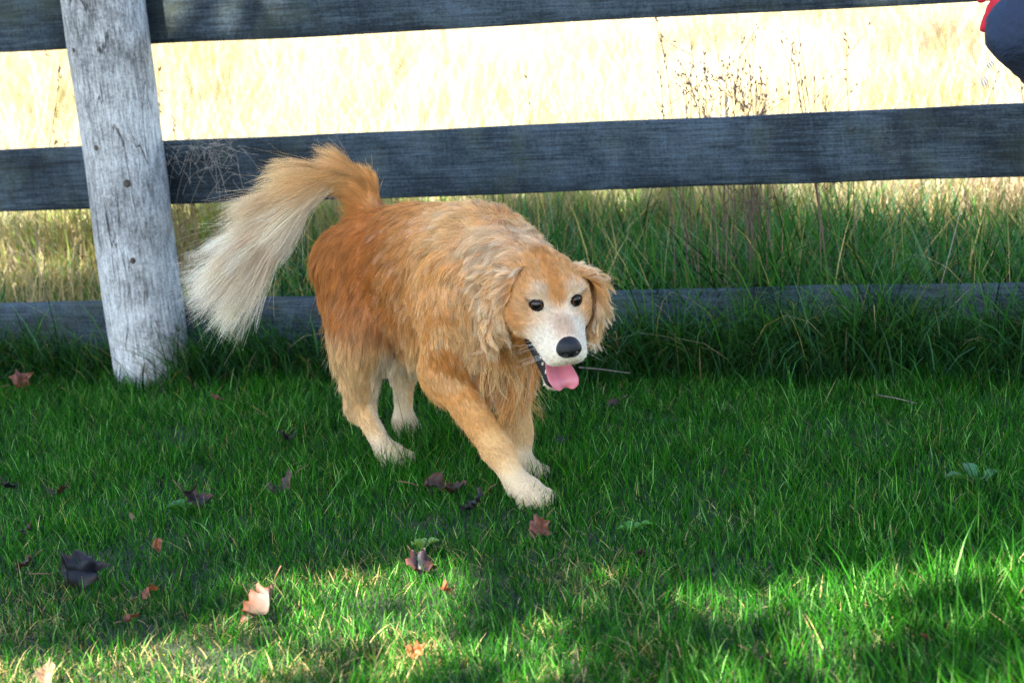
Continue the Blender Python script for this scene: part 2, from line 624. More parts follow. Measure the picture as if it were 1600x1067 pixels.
def post_mesh(H, r0, r1, seed):
    ns, nz = 56, 90
    nz1 = SineNoise(.12, 1, 12, seed)
    nz2 = SineNoise(.03, 1, 14, seed + 1)
    V = []
    for i in range(nz + 1):
        z = -.35 + (H + .35) * i / nz
        t = i / nz
        r = r0 * (1 - t) + r1 * t
        a = np.arange(ns) * 2 * math.pi / ns
        P = np.stack([np.cos(a) * r, np.sin(a) * r, np.full(ns, z)], 1)
        q = P * np.array((1, 1, .22))
        rr = 1 + .022 * nz1(q * 1.0) + .010 * nz2(q)
        P[:, 0] *= rr
        P[:, 1] *= rr
        if i == nz:
            P[:, 2] += .004 * nz2(P * 2)
        V.append(P)
    V.append(np.array([[0, 0, H + .004]]))
    V = np.concatenate(V)
    Fc = [(i * ns + j, i * ns + (j + 1) % ns, (i + 1) * ns + (j + 1) % ns, (i + 1) * ns + j) for i in range(nz) for j in range(ns)]
    top = len(V) - 1
    Fc += [(nz * ns + j, nz * ns + (j + 1) % ns, top) for j in range(ns)]
    return mesh_py('post', V, Fc)
for k, (s, lean) in enumerate(((-.045, R(-1.9)), (2.60, R(.5)), (-2.66, R(.4)))):
    po = link('post', post_mesh(1.22, .101, .105, 200 + k), M_POST, fence)
    po.location = (s, .086, 0)
    po.rotation_euler = (R(-.6), lean, 0)
    if k == 0:
        for (ang, z, r_) in ((-68, .318, .0070), (-62, .515, .010), (-100, .612, .0065), (-118, .86, .006)):
            V, Fc = [], []
            a_ = R(ang)
            rr = .1035
            for q_, dp in ((1.1, -.002), (.9, .0022), (.6, .0030), (.3, .0018)):
                for j in range(12):
                    th = 2 * math.pi * j / 12
                    da = r_ * q_ * math.cos(th) / rr
                    V.append(((rr + dp) * math.cos(a_ + da), (rr + dp) * math.sin(a_ + da), z + r_ * q_ * 1.15 * math.sin(th)))
            for i in range(3):
                for j in range(12):
                    Fc.append((i * 12 + j, i * 12 + (j + 1) % 12, (i + 1) * 12 + (j + 1) % 12, (i + 1) * 12 + j))
            Fc.append(tuple(36 + j for j in range(12)))
            link('knot', mesh_py('knot', V, Fc), M_KNOT, po)

# ---- grass blades (one mesh per kind of ground cover)
def blades(name, P, h, w, az, lean, bend, colr, mat, segs=3, label=None, cat='grass', tipcol=1.15, droop=None, parent=None):
    """tapered curved blades; P base points, lean/bend in radians (bend = extra tilt gained to the tip)"""
    n = len(P)
    lev = segs + 1
    d = np.stack([np.cos(az), np.sin(az), np.zeros(n)], 1)
    sd = np.stack([-np.sin(az), np.cos(az), np.zeros(n)], 1)
    g = np.random.default_rng(n)
    tw = g.uniform(-1.2, 1.2, n)
    sd = norm(sd * np.cos(tw)[:, None] + d * np.sin(tw)[:, None])
    V = np.zeros((n, segs * 2 + 1, 3), np.float32)
    C = np.zeros((n, segs * 2 + 1, 3), np.float32)
    p = P.copy()
    for i in range(lev):
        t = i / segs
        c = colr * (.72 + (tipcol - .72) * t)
        if i < segs:
            ww = w * (.75 + .25 * math.sin(math.pi * min(1, t + .25))) * (1 - t ** 2.2)
            V[:, 2 * i] = p - sd * ww[:, None] * .5
            V[:, 2 * i + 1] = p + sd * ww[:, None] * .5
            C[:, 2 * i] = c
            C[:, 2 * i + 1] = c
        else:
            V[:, 2 * segs] = p
            C[:, 2 * segs] = c
        th = lean + bend * ((i + .5) / segs)
        p = p + (d * np.sin(th)[:, None] + np.array((0, 0, 1.)) * np.cos(th)[:, None]) * (h / segs)[:, None]
    nv = segs * 2 + 1
    base = np.arange(n)[:, None] * nv
    fl, tot = [], []
    quad = np.concatenate([np.array([2 * i, 2 * i + 1, 2 * i + 3, 2 * i + 2]) for i in range(segs - 1)]) if segs > 1 else np.zeros(0, int)
    tri = np.array([2 * segs - 2, 2 * segs - 1, 2 * segs])
    idx = np.concatenate([quad, tri])
    flat = (base + idx[None, :]).ravel()
    tot = np.tile(np.array([4] * (segs - 1) + [3]), n)
    me = mesh_np(name, V.reshape(-1, 3), flat, tot, True, {'col': C.reshape(-1, 3).clip(0, 1)})
    o = link(name, me, mat, parent)
    if label:
        tag(o, label, cat, kind='stuff')
    return o

M_GRASS = attr_mat('grass_blade', .5, .09, trans=.35, trans_gain=1.6)
M_STRAW = attr_mat('straw_blade', .6, .25, trans=.30, trans_gain=1.1)

def in_view(P, m=.18):
    """ground points the lens (or one a step aside) can see"""
    q = P - _o
    z = q @ _F
    x, y = (q @ _R) / z * (80 / 36.), (q @ _U) / z * (80 / 36.)
    return (np.abs(x) < .5 + m) & (y > -.334 - m * .8) & (y < .5)

def lawn():
    g = np.random.default_rng(301)
    M = 560000
    P = np.stack([g.uniform(-2.6, 2.4, M), g.uniform(-2.9, 1.3, M), np.zeros(M)], 1)
    fn = fence_n(P)
    nl, n2 = n_lawn(P), n_lawn2(P)
    P = P[(fn < .10) & in_view(P, .27) & (g.random(M) < np.clip(.86 + .26 * n2 + .1 * nl, .50, 1))]
    M = len(P)
    fn, nl, n2 = fence_n(P), n_lawn(P), n_lawn2(P)
    sx = P[:, 0]
    P[:, 2] = -.012
    # mown short in the middle, ranker to the right and towards the viewer
    rank = sstep(.1, .9, sx + .15 * nl) * sstep(-.6, -1.5, P[:, 1]) * .8 + .35 * sstep(-1.5, -2.1, P[:, 1])
    worn_sunlit = (sstep(-.2, .5, n2 + .5 * nl) * sstep(-1.05, -1.4, P[:, 1]) * sstep(.4, -.1, sx) + .8 * sstep(-1.38, -1.65, P[:, 1]) * sstep(-.25, -.6, sx)).clip(0, 1)  # worn straw, plus straw colour put in to brighten the bottom-left sun patch
    h = (.021 + .028 * g.random(M) + .007 * n2 + .010 * sstep(-1.2, -.7, P[:, 1])) * (1 + 1.0 * rank) * (1 - .25 * worn_sunlit)
    for fx, fy in ((-.275, -.55), (-.18, -.40), (.10, -.68)):
        h += .022 * np.exp(-((P[:, 0] - fx) ** 2 + (P[:, 1] - fy) ** 2) / .16 ** 2)
    tall = g.random(M) < (.035 + .05 * rank)
    h = np.where(tall, h * g.uniform(1.4, 2.1, M), h).clip(.014, .15)
    w = g.uniform(.0012, .0028, M) * (1 + .65 * rank)
    az = g.uniform(0, 6.283, M)
    lean = np.abs(g.normal(0, .42, M))
    bend = g.uniform(.1, 1.2, M)
    A = np.array((.006, .074, .004)); B = np.array((.034, .172, .006)); D = np.array((.004, .034, .006)); Y = np.array((.40, .33, .14)); LT = np.array((.14, .32, .075))
    t = g.random(M)[:, None]
    c = A * (1 - t) + B * t
    c = np.where((g.random(M) < .26)[:, None], D, c)
    c = np.where((g.random(M) < .10)[:, None], LT, c)
    dead = g.random(M) < (.05 + .36 * worn_sunlit + .03 * (n2 > .4))
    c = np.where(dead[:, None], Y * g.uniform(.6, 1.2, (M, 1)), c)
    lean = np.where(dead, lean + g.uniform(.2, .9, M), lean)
    c = c * .80 * np.exp(g.normal(0, .36, (M, 1))).clip(.4, 2.0) * (1 + .15 * nl)[:, None]
    # most blades are upright with three segments
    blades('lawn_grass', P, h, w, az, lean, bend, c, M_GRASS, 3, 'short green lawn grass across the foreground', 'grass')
lawn()

def long_grass():
    g = np.random.default_rng(302)
    A = np.array((.010, .064, .012)); B = np.array((.050, .165, .030)); D = np.array((.003, .022, .006)); Y = np.array((.36, .29, .14)); BL = np.array((.055, .150, .080))
    def colours(M, dry):
        t = g.random(M)[:, None]
        c = A * (1 - t) + B * t
        c = np.where((g.random(M) < .2)[:, None], D, c)
        c = np.where((g.random(M) < .15)[:, None], BL, c)
        c = np.where((g.random(M) < dry)[:, None], Y * g.uniform(.6, 1.15, (M, 1)), c)
        return c * g.uniform(.75, 1.25, (M, 1))
    # rank grass behind the fence
    M = 34000
    s, n_ = g.uniform(-1.1, 3.0, M), .03 + g.random(M) ** 1.2 * 1.1
    P = F_B + np.outer(s, F_D) + np.outer(n_ + .23, F_N)
    P[:, 2] = -.012
    left = sstep(.5, -.2, s)
    nn = n_lawn(P * 1.3)
    h = (.34 + .14 * g.random(M) + .07 * nn) * (1 - .38 * left) * (1 - .25 * sstep(.5, 1.1, n_)) * g.uniform(.5, 1.08, M)
    w = g.uniform(.0035, .0095, M)
    az = g.uniform(0, 6.283, M)
    lean = np.abs(g.normal(0, .22, M))
    bend = g.uniform(.3, 1.9, M) ** 1.2
    dry = .07 + .38 * left + .12 * sstep(.4, 1.0, n_)
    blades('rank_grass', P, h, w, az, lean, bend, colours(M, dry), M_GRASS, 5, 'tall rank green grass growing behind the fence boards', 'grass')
    # thin dry stalks among it
    M = 1500
    s, n_ = g.uniform(-1.1, 2.9, M), .03 + g.random(M) * .8
    P = F_B + np.outer(s, F_D) + np.outer(n_ + .23, F_N)
    P[:, 2] = -.012
    left = sstep(.5, -.2, s)
    keep = g.random(M) < .55 + .45 * left
    P, s, n_ = P[keep], s[keep], n_[keep]
    M = len(P)
    c = np.array((.50, .40, .20)) * g.uniform(.45, 1.1, (M, 1))
    blades('dry_stalks', P, g.uniform(.26, .48, M), g.uniform(.0018, .0032, M), g.uniform(0, 6.283, M), np.abs(g.normal(0, .22, M)), g.uniform(0, 1.0, M), c, M_STRAW, 5, 'thin dry straw stalks among the rank grass behind the fence', 'grass')
    # uncut fringe along the foot of the fence, heaviest to the right
    M = 46000
    s = g.uniform(-1.1, 2.9, M)
    n_ = .175 - np.abs(g.normal(0, .075, M)) - .02
    right = sstep(.9, 1.9, s)
    P = F_B + np.outer(s, F_D) + np.outer(n_, F_N)
    P[:, 2] = -.012
    nn = n_lawn2(P * .7)
    off = np.hypot(s + .045, n_ - .086) > .112
    keep = off & (g.random(M) < .42 + .58 * right + .2 * nn)
    P, s, n_, right, nn = P[keep], s[keep], n_[keep], right[keep], nn[keep]
    M = len(P)
    h = (.12 + .14 * g.random(M) ** 1.5 + .05 * nn) * (1 + .25 * right) * g.uniform(.5, 1.1, M)
    long_ = g.random(M) < .05 + .05 * right
    h = np.where(long_, h + g.uniform(.08, .22, M), h)
    az = FA - math.pi / 2 + g.normal(0, .9, M)         # mostly flops towards the lawn
    c = colours(M, .04) * .62  # deep shade under the bottom board put into the blade colour
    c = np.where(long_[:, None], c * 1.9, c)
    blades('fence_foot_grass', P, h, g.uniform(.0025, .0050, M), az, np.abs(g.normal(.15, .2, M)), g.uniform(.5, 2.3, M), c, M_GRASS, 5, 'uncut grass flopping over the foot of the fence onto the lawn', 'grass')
long_grass()

def field():
    g = np.random.default_rng(303)
    M = 225000
    dep = 1.0 + g.random(M) ** 1.6 * 19                   # distance behind the fence
    P = np.stack([(g.random(M) * 2 - 1) * (2.2 + .34 * dep) + .1, .35 + dep, np.zeros(M)], 1)
    P = P[in_view(P, .16) & (fence_n(P) > .75)]
    M = len(P)
    n_, s = fence_n(P) + .185, fence_s(P)
    nf = n_field(P)
    P[:, 2] = -.012
    # a mown swathe crosses the right of the field
    sw = sstep(.9, .2, np.abs((s - 4.6) - .25 * (n_ - 6)) - .5)
    h = (.30 + .22 * g.random(M) + .08 * nf) * (1 - .75 * sw)
    w = g.uniform(.0035, .007, M) * (1 + n_ * .05)
    Y = np.array((.35, .305, .22)); YG = np.array((.28, .25, .085)); BR = np.array((.15, .11, .075)); G = np.array((.15, .26, .05))
    t = g.random(M)
    green = sstep(.25, .8, nf + .3) * .35 + .35 * sstep(1.9, 1.0, n_)
    c = np.where((t < green)[:, None], YG, Y)
    c = np.where((g.random(M) < .06 + .22 * sstep(.35, .9, n_field(P * 2.3 + 5)))[:, None], BR, c)
    c = np.where((g.random(M) < .35 * sstep(1.8, 1.0, n_))[:, None], G, c)
    c = c * g.uniform(.75, 1.2, (M, 1))
    # taller tufts of weeds and seeding grass scattered through the hay
    K_ = 150
    tc = np.stack([g.uniform(-3.4, 5.0, K_), 2.2 + 12 * g.random(K_) ** .7], 1)
    for k in range(K_):
        d2 = (P[:, 0] - tc[k, 0]) ** 2 + (P[:, 1] - tc[k, 1]) ** 2
        w_ = np.exp(-d2 / g.uniform(.08, .30) ** 2) * (sw < .3)
        h += w_ * g.uniform(.08, .30)
        tcol = (np.array((.10, .095, .035)), np.array((.13, .095, .065)), np.array((.27, .21, .05)), np.array((.42, .37, .27)))[k % 4]
        pick = g.random(M) < w_ * .85
        c[pick] = tcol * g.uniform(.7, 1.2, (pick.sum(), 1))
    blades('hay_field_grass', P, h, w, g.uniform(0, 6.283, M), np.abs(g.normal(0, .22, M)), g.uniform(.1, 1.2, M), c, M_STRAW, 3, 'pale sunlit dry grass filling the field beyond the fence', 'grass')
field()
# ================================================================== the tree that shades the lawn (behind and left of the camera)
def leaf_outline(g, s=1.0):
    """maple-like five-lobed blade, x along the midrib"""
    tips = [(0, .0), (.10, .32), (.02, .52), (.30, .42), (.36, .62), (.52, .38), (.70, .44), (.72, .20), (1.0, .0)]
    pts = [(x, y) for x, y in tips] + [(x, -y) for x, y in tips[-2:0:-1]]
    return np.array([(x * s, y * s * .85) for x, y in pts])

M_BARK = wood_mat('bark', (.06, .048, .038), (.16, .135, .11), (14, 14, 3), grain=.3, crack=True)
M_LEAF = attr_mat('tree_leaf', .45, .35, trans=.22, trans_gain=1.2)
SH_C = np.array((.10, -.62, 0.0))
SUN = np.array(sun_dir)
TREE_T = 7.4
CR_C = SH_C + SUN * TREE_T
# axes across the sunbeam
ax_a = norm(np.cross(np.array((0, 0, 1.)), SUN))
ax_b = np.cross(SUN, ax_a)
gaps = [  # (ground point, half widths across x and y, strength) sun flecks on the lawn
    ((-.36, -1.335), (.30, .085), 1.0), ((-.12, -1.40), (.16, .05), .75), ((-.80, -1.36), (.16, .05), .55), ((-.60, -1.42), (.25, .04), .45),
    ((-.85, -1.85), (.50, .26), 1.0), ((-.75, -2.2), (.5, .2), 1.0), ((-.30, -1.95), (.30, .10), .45),
    ((.62, -1.66), (.34, .10), 1.0), ((.35, -1.60), (.25, .05), .6), ((.85, -1.75), (.25, .06), .6), ((.1, -1.55), (.2, .05), .4),
    ((.2, -2.1), (.5, .15), .35), ((.75, -2.1), (.3, .1), .4), ((.45, -1.95), (.4, .06), .3),
]
def sun_gap(P):
    gpt = P - SUN * (P[:, 2:3] / SUN[2])
    o = np.zeros(len(P))
    wob = .25 * np.stack([n_lawn2(gpt * 1.5), n_lawn2(gpt * 1.5 + 9)], 1) * .06
    for (c, hw, st) in gaps:
        q = (gpt[:, :2] + wob - np.array(c)) / (np.array(hw) + .055)
        o = np.maximum(o, st * sstep(1.75, .55, np.linalg.norm(q, axis=1)))
    near = sstep(-1.0, -1.55, gpt[:, 1]) * (.66 + .30 * sstep(-.2, .5, n_lawn2(gpt * .8 + 4.0) + .2))
    return np.maximum(o, near)
def tree():
    g = np.random.default_rng(401)
    root = empty('maple_tree', (CR_C[0] - 2.2, CR_C[1] + .6, 0))
    tag(root, 'leafy maple tree standing behind the camera and shading the lawn', 'tree')
    base = np.array(root.location)
    top = CR_C + np.array((0, 0, 1.0))
    tp = [base + (top - base) * t + np.array((.10 * math.sin(5 * t), .08 * math.cos(4 * t) - .08, 0)) for t in np.linspace(-.02, 1, 12)]
    parts = [tube(tp, [.21 * (1 - .72 * t) + .05 * math.exp(-t * 20) for t in np.linspace(0, 1, 12)], 12)]
    V, Fc = join(parts)
    link('trunk', mesh_py('trunk', np.array(V) - base, Fc), M_BARK, root)
    # crown: leaf clusters carried on limbs
    lv, ltot, lf, lc = [], [], [], []
    ncl = 330
    cl = g.normal(size=(ncl, 3))
    cl = norm(cl) * (g.random(ncl) ** .42)[:, None]
    wa, wb, wc = 2.75, 1.42, 1.4
    cc = CR_C + np.outer(cl[:, 0] * wa, ax_a) + np.outer(cl[:, 1] * wb, ax_b) + np.outer(cl[:, 2] * wc, SUN)
    limbs = []
    for i in range(ncl):
        if i % 9 == 0:
            a = tp[5 + i % 6]
            b_ = cc[i]
            mid = (a + b_) / 2 + np.array((0, 0, .25))
            pts = [a * (1 - t) ** 2 + 2 * mid * t * (1 - t) + b_ * t * t for t in np.linspace(0, 1, 7)]
            if sun_gap(np.array(pts)).max() < .35:
                limbs.append(tube(pts, [.05 * (1 - .85 * t) for t in np.linspace(0, 1, 7)], 6))
    V, Fc = join(limbs)
    link('limb', mesh_py('limb', np.array(V) - base, Fc), M_BARK, root)['kind'] = 'stuff'
    nl = 52
    P = np.repeat(cc, nl, 0) + g.normal(size=(ncl * nl, 3)) * np.array((.24, .24, .18))
    P = P[(g.random(len(P)) > sun_gap(P)) & (P[:, 2] > 2.3)]
    n = len(P)
    out = leaf_outline(g)
    k = len(out)
    sz = g.uniform(.10, .17, n)
    # each leaf faces roughly up with a droop
    nrm_ = norm(np.array((0, 0, 1.)) * .8 + SUN * .3 + g.normal(size=(n, 3)) * .55)
    xa = norm(np.cross(nrm_, g.normal(size=(n, 3))))
    ya = np.cross(nrm_, xa)
    Vv = P[:, None, :] + (xa[:, None, :] * (out[None, :, 0:1] - .5) + ya[:, None, :] * out[None, :, 1:2]) * sz[:, None, None]
    Vv -= nrm_[:, None, :] * (np.abs(out[:, 1])[None, :, None] ** 1.5 * sz[:, None, None] * .35)
    colr = np.array((.045, .085, .022)) * g.uniform(.7, 1.35, (n, 1))
    colr = np.where((g.random(n) < .12)[:, None], np.array((.16, .10, .03)), colr)
    flat = np.arange(n * k)
    me = mesh_np('crown', Vv.reshape(-1, 3) - base, flat, np.full(n, k), False, {'col': np.repeat(colr, k, 0)})
    link('crown', me, M_LEAF, root)['kind'] = 'stuff'
tree()
# ================================================================== the dog
DOG_A = R(-60)
_u = np.array([math.cos(DOG_A), math.sin(DOG_A), 0])
_v = np.array([-_u[1], _u[0], 0])
DOG_O = .36 * _u - .395 * _v - np.array((0, 0, .010))
dog = empty('dog', tuple(DOG_O), (0, 0, DOG_A))
tag(dog, 'golden retriever with white muzzle and plumed tail walking across the lawn, tongue out', 'dog')

# linear fur colours
C_RED = np.array((.37, .105, .016)); C_GOLD = np.array((.62, .25, .05)); C_LIGHT = np.array((.72, .385, .125))
C_CREAM = np.array((.78, .57, .30)); C_WHITE = np.array((.82, .71, .55)); C_PINK = np.array((.66, .34, .15))
C_FROST = np.array((.83, .735, .60))
DOWN = np.array((0, 0, -1.))

# ---- head frame: x to the nose, y to the dog's left, z to the crown
HO = np.array((0.4871, -0.0095, 0.4262))
HR = rotz(R(-16)) @ roty(R(29))
def hp(*p): return HR @ np.array(p, float) + HO

def FU(flow, ln, lift, wave, grav, c0, c1, clump=.6, swirl=.25):
    return dict(flow=flow, ln=ln, lift=R(lift), wave=wave, grav=grav, c0=c0, c1=c1, clump=clump, swirl=swirl)

f_back = FU((-1, 0, -.25), .042, 26, .006, .12, C_GOLD, C_LIGHT, .60, .75)
f_rib = FU((-.8, 0, -.75), .045, 23, .006, .3, C_GOLD, C_LIGHT, .62, .6)
f_loin = FU((-.75, 0, -.75), .042, 17, .004, .3, C_RED, C_GOLD, .55, .25)
f_rump = FU((-.55, 0, -.85), .036, 15, .002, .3, C_RED, C_GOLD * .95, .5, .15)
f_belly = FU((-.5, 0, -.9), .072, 30, .006, .9, C_LIGHT, C_CREAM, .7, .25)
f_chest = FU((.05, 0, -1), .055, 22, .010, .9, C_GOLD, C_CREAM, .75, .35)
f_neck = FU((-.65, 0, -.6), .050, 30, .010, .45, C_GOLD * .95, C_LIGHT * .6 + C_CREAM * .4, .70, .8)
f_shld = FU((-.35, 0, -.95), .044, 23, .007, .35, C_GOLD * .95, C_LIGHT, .66, .6)
f_thigh = FU((-.3, 0, -.95), .046, 20, .004, .5, C_RED * .5 + C_GOLD * .5, C_LIGHT, .6, .3)
f_gask = FU((-.3, 0, -.95), .036, 22, .004, .5, C_GOLD, C_CREAM, .6, .3)
f_arm = FU((0, 0, -1), .020, 20, .003, .3, C_GOLD, C_LIGHT, .5, .25)
f_fore = FU(None, .012, 18, .002, .2, C_GOLD * .4 + C_LIGHT * .6, C_LIGHT, .45, .2)
f_pasn = FU(None, .010, 20, .001, .1, C_LIGHT, C_CREAM, .4, .15)
f_paw = FU(None, .0095, 20, .001, .1, C_CREAM, C_WHITE, .4, .15)
f_tail0 = FU(None, .038, 15, .004, .1, C_RED * .4 + C_GOLD * .6, C_LIGHT * .7 + C_GOLD * .3, .55, .3)
f_tail1 = FU(None, .13, 26, .013, .32, C_LIGHT, C_CREAM, .60, .14)
f_tail2 = FU(None, .165, 24, .014, .20, C_CREAM, C_FROST, .60, .12)
f_skull = FU('head:-1,0,.15', .018, 22, .002, 0, C_GOLD, C_LIGHT, .4, .2)
f_cheek = FU('head:-1,0,-.45', .030, 26, .005, .3, C_GOLD, C_LIGHT, .6, .45)
f_muz = FU('head:-1,0,-.25', .0095, 26, .0, .1, C_WHITE, C_WHITE, .3, .15)
f_jaw = FU('head:-1,0,-.6', .010, 30, .001, .3, C_CREAM * .8, C_WHITE * .9, .4, .2)
f_throat = FU((-.35, 0, -1), .042, 22, .010, .9, C_GOLD, C_LIGHT, .7, .4)

TAIL = [(-.262, 0, .500), (-.292, .004, .560), (-.305, -.025, .588), (-.312, -.075, .590), (-.320, -.130, .556), (-.332, -.195, .500), (-.340, -.245, .450)]
prims = [
    Ell((.150, 0, .405), (.185, .118, .145), roty(R(3)), k=.05, fur=f_rib),
    Ell((-.03, 0, .415), (.190, .112, .118), k=.05, fur=f_loin),
    Ell((-.168, 0, .425), (.122, .100, .105), k=.05, fur=f_rump),
    Cap((.20, 0, .485), (-.05, 0, .470), .062, .066, k=.05, fur=f_back),
    Cap((.12, 0, .318), (-.08, 0, .325), .072, .066, sy=1.15, k=.05, fur=f_belly),
    Ell((.285, 0, .345), (.085, .090, .115), k=.05, fur=f_chest),
    Cap((.25, 0, .455), (.415, -.004, .425), .098, .076, k=.06, fur=f_neck),
    Cap((.32, 0, .40), (.44, -.006, .365), .07, .045, k=.05, fur=f_throat),
]
for s in (-1, 1):
    prims.append(Ell((.235, .088 * s, .375), (.072, .042, .120), roty(R(-12)), k=.05, fur=f_shld))
def leg(path, rads, furs, k=.03):
    for i in range(len(path) - 1):
        prims.append(Cap(path[i], path[i + 1], rads[i][0], rads[i][1], k=k, fur=furs[i]))
def paw(c, yaw, pitch, s=1.0):
    M = rotz(yaw) @ roty(pitch)
    c = np.array(c, float)
    prims.append(Ell(c, np.array((.042, .030, .023)) * s, M, k=.012, fur=f_paw))
    for i, (x, y) in enumerate(((.032, -.027), (.046, -.010), (.046, .010), (.032, .027))):
        prims.append(Ell(c + M @ (np.array((x, y, -.006)) * s), np.array((.020, .0098, .016)) * s, M, k=.006, fur=f_paw))
# right fore leg reaching forward
leg([(.265, -.092, .37), (.205, -.094, .245), (.342, -.062, .098), (.395, -.053, .035)], [(.058, .045), (.042, .025), (.025, .025)], [f_arm, f_fore, f_pasn])
paw((.418, -.05, .030), R(4), R(14), 1.12)
# left fore leg under the chest
leg([(.25, .088, .37), (.190, .080, .245), (.222, .058, .095), (.236, .050, .035)], [(.056, .043), (.038, .023), (.023, .024)], [f_arm, f_fore, f_pasn])
paw((.252, .048, .026), R(-3), R(4), 1.02)
# right hind leg, set down under the belly
leg([(-.190, -.070, .418), (-.142, -.095, .275), (-.200, -.090, .112), (-.105, -.090, .034)], [(.092, .064), (.060, .027), (.022, .021)], [f_thigh, f_gask, f_pasn])
paw((-.075, -.090, .025), R(0), R(4), 1.05)
# left hind leg, pushing off behind
leg([(-.200, .076, .420), (-.150, .092, .285), (-.275, .062, .150), (-.262, .045, .045)], [(.088, .058), (.053, .025), (.021, .021)], [f_thigh, f_gask, f_pasn])
paw((-.245, .043, .030), R(-4), R(38), 1.05)
tail_r = [.040, .032, .025, .021, .018, .015, .011]
for i in range(6):
    prims.append(Cap(TAIL[i], TAIL[i + 1], tail_r[i], tail_r[i + 1], k=.02 if i else .04, fur=(f_tail0, f_tail0, f_tail1, f_tail1, f_tail2, f_tail2)[i]))
# head
hprims = [
    Ell((-.005, 0, .000), (.078, .070, .056), k=.03, fur=f_skull),
    Ell((.032, 0, .014), (.044, .056, .042), k=.02, fur=f_skull),
    Ell((.026, .041, -.030), (.050, .036, .041), k=.03, fur=f_cheek),
    Ell((.026, -.041, -.030), (.050, .036, .041), k=.03, fur=f_cheek),
    Cap((.060, 0, -.020), (.139, 0, -.028), .039, .0290, k=.022, fur=f_muz),
    Cap((.080, .027, -.040), (.137, .0190, -.044), .025, .0225, k=.014, fur=f_muz),
    Cap((.080, -.027, -.040), (.137, -.0190, -.044), .025, .0225, k=.014, fur=f_muz),
    Ell((.047, .034, .039), (.018, .017, .008), k=.012, fur=f_skull),
    Ell((.047, -.034, .039), (.018, .017, .008), k=.012, fur=f_skull),
    Cap((.020, 0, -.068), (.070, 0, -.092), .042, .028, k=.03, fur=f_cheek),
    Cap((.048, 0, -.096), (.104, 0, -.137), .029, .0180, sy=1.48, k=.02, fur=f_jaw),
]
mouth = [Cap((.046, 0, -.0700), (.162, 0, -.1000), .0125, .0275, sy=2.8, k=.006), ]
sock = [Ell((.068, .0365 * s, .0165), (.012, .015, .0135), k=.008) for s in (-1, 1)]
prims += [p.xf(HR, HO) for p in hprims]
# lateral squash of the mouth works in the head frame, so wrap it
class HeadSpace:
    def __init__(s, p): s.p, s.k = p, p.k
    def d(s, P): return s.p.d((P - HO) @ HR)
    def box(s):
        a, b = s.p.box()
        c = np.array([[x, y, z] for x in (a[0], b[0]) for y in (a[1], b[1]) for z in (a[2], b[2])]) @ HR.T + HO
        return c.min(0), c.max(0)
subs = [HeadSpace(p) for p in mouth + sock]
DV, DQ = sdf_mesh(prims, subs, .006)
DN = vnormals(DV, DQ)

FEET = np.array([(.43, -.05), (.27, .07), (-.07, -.09), (-.245, .043)])
def fur_props(P, Nn, sig=.018):
    D = np.stack([p.d(P) for p in prims], 1)
    W = np.exp(-np.clip(D - D.min(1, keepdims=True), 0, .2) / sig)
    W /= W.sum(1, keepdims=True)
    out = {}
    fl = []
    for p in prims:
        f = p.fur['flow']
        if f is None:
            if isinstance(p, Cap):
                f = norm(p.b - p.a)
            else:
                f = p.M @ np.array((.9, 0, -.35))
        elif isinstance(f, str):
            f = HR @ np.array([float(x) for x in f[5:].split(',')])
        fl.append(norm(np.array(f, float)))
    out['flow'] = W @ np.array(fl)
    for k in ('ln', 'lift', 'wave', 'grav', 'clump', 'swirl'):
        out[k] = W @ np.array([p.fur[k] for p in prims])
    out['c0'] = W @ np.array([p.fur['c0'] for p in prims])
    out['c1'] = W @ np.array([p.fur['c1'] for p in prims])
    out['W'] = W
    return out

n_big = SineNoise(.16, 1, 12, 3)
n_mid = SineNoise(.05, 1, 12, 4)
n_sw = SineNoise(.07, 3, 12, 5)
n_sw2 = SineNoise(.03, 3, 12, 6)
is_head = np.array([p.fur in (f_skull, f_cheek, f_muz, f_jaw) for p in prims], float)
is_tail = np.array([p.fur in (f_tail0, f_tail1, f_tail2) for p in prims], float)

def mixc(c, target, w):
    return c * (1 - w[:, None]) + np.asarray(target) * w[:, None]

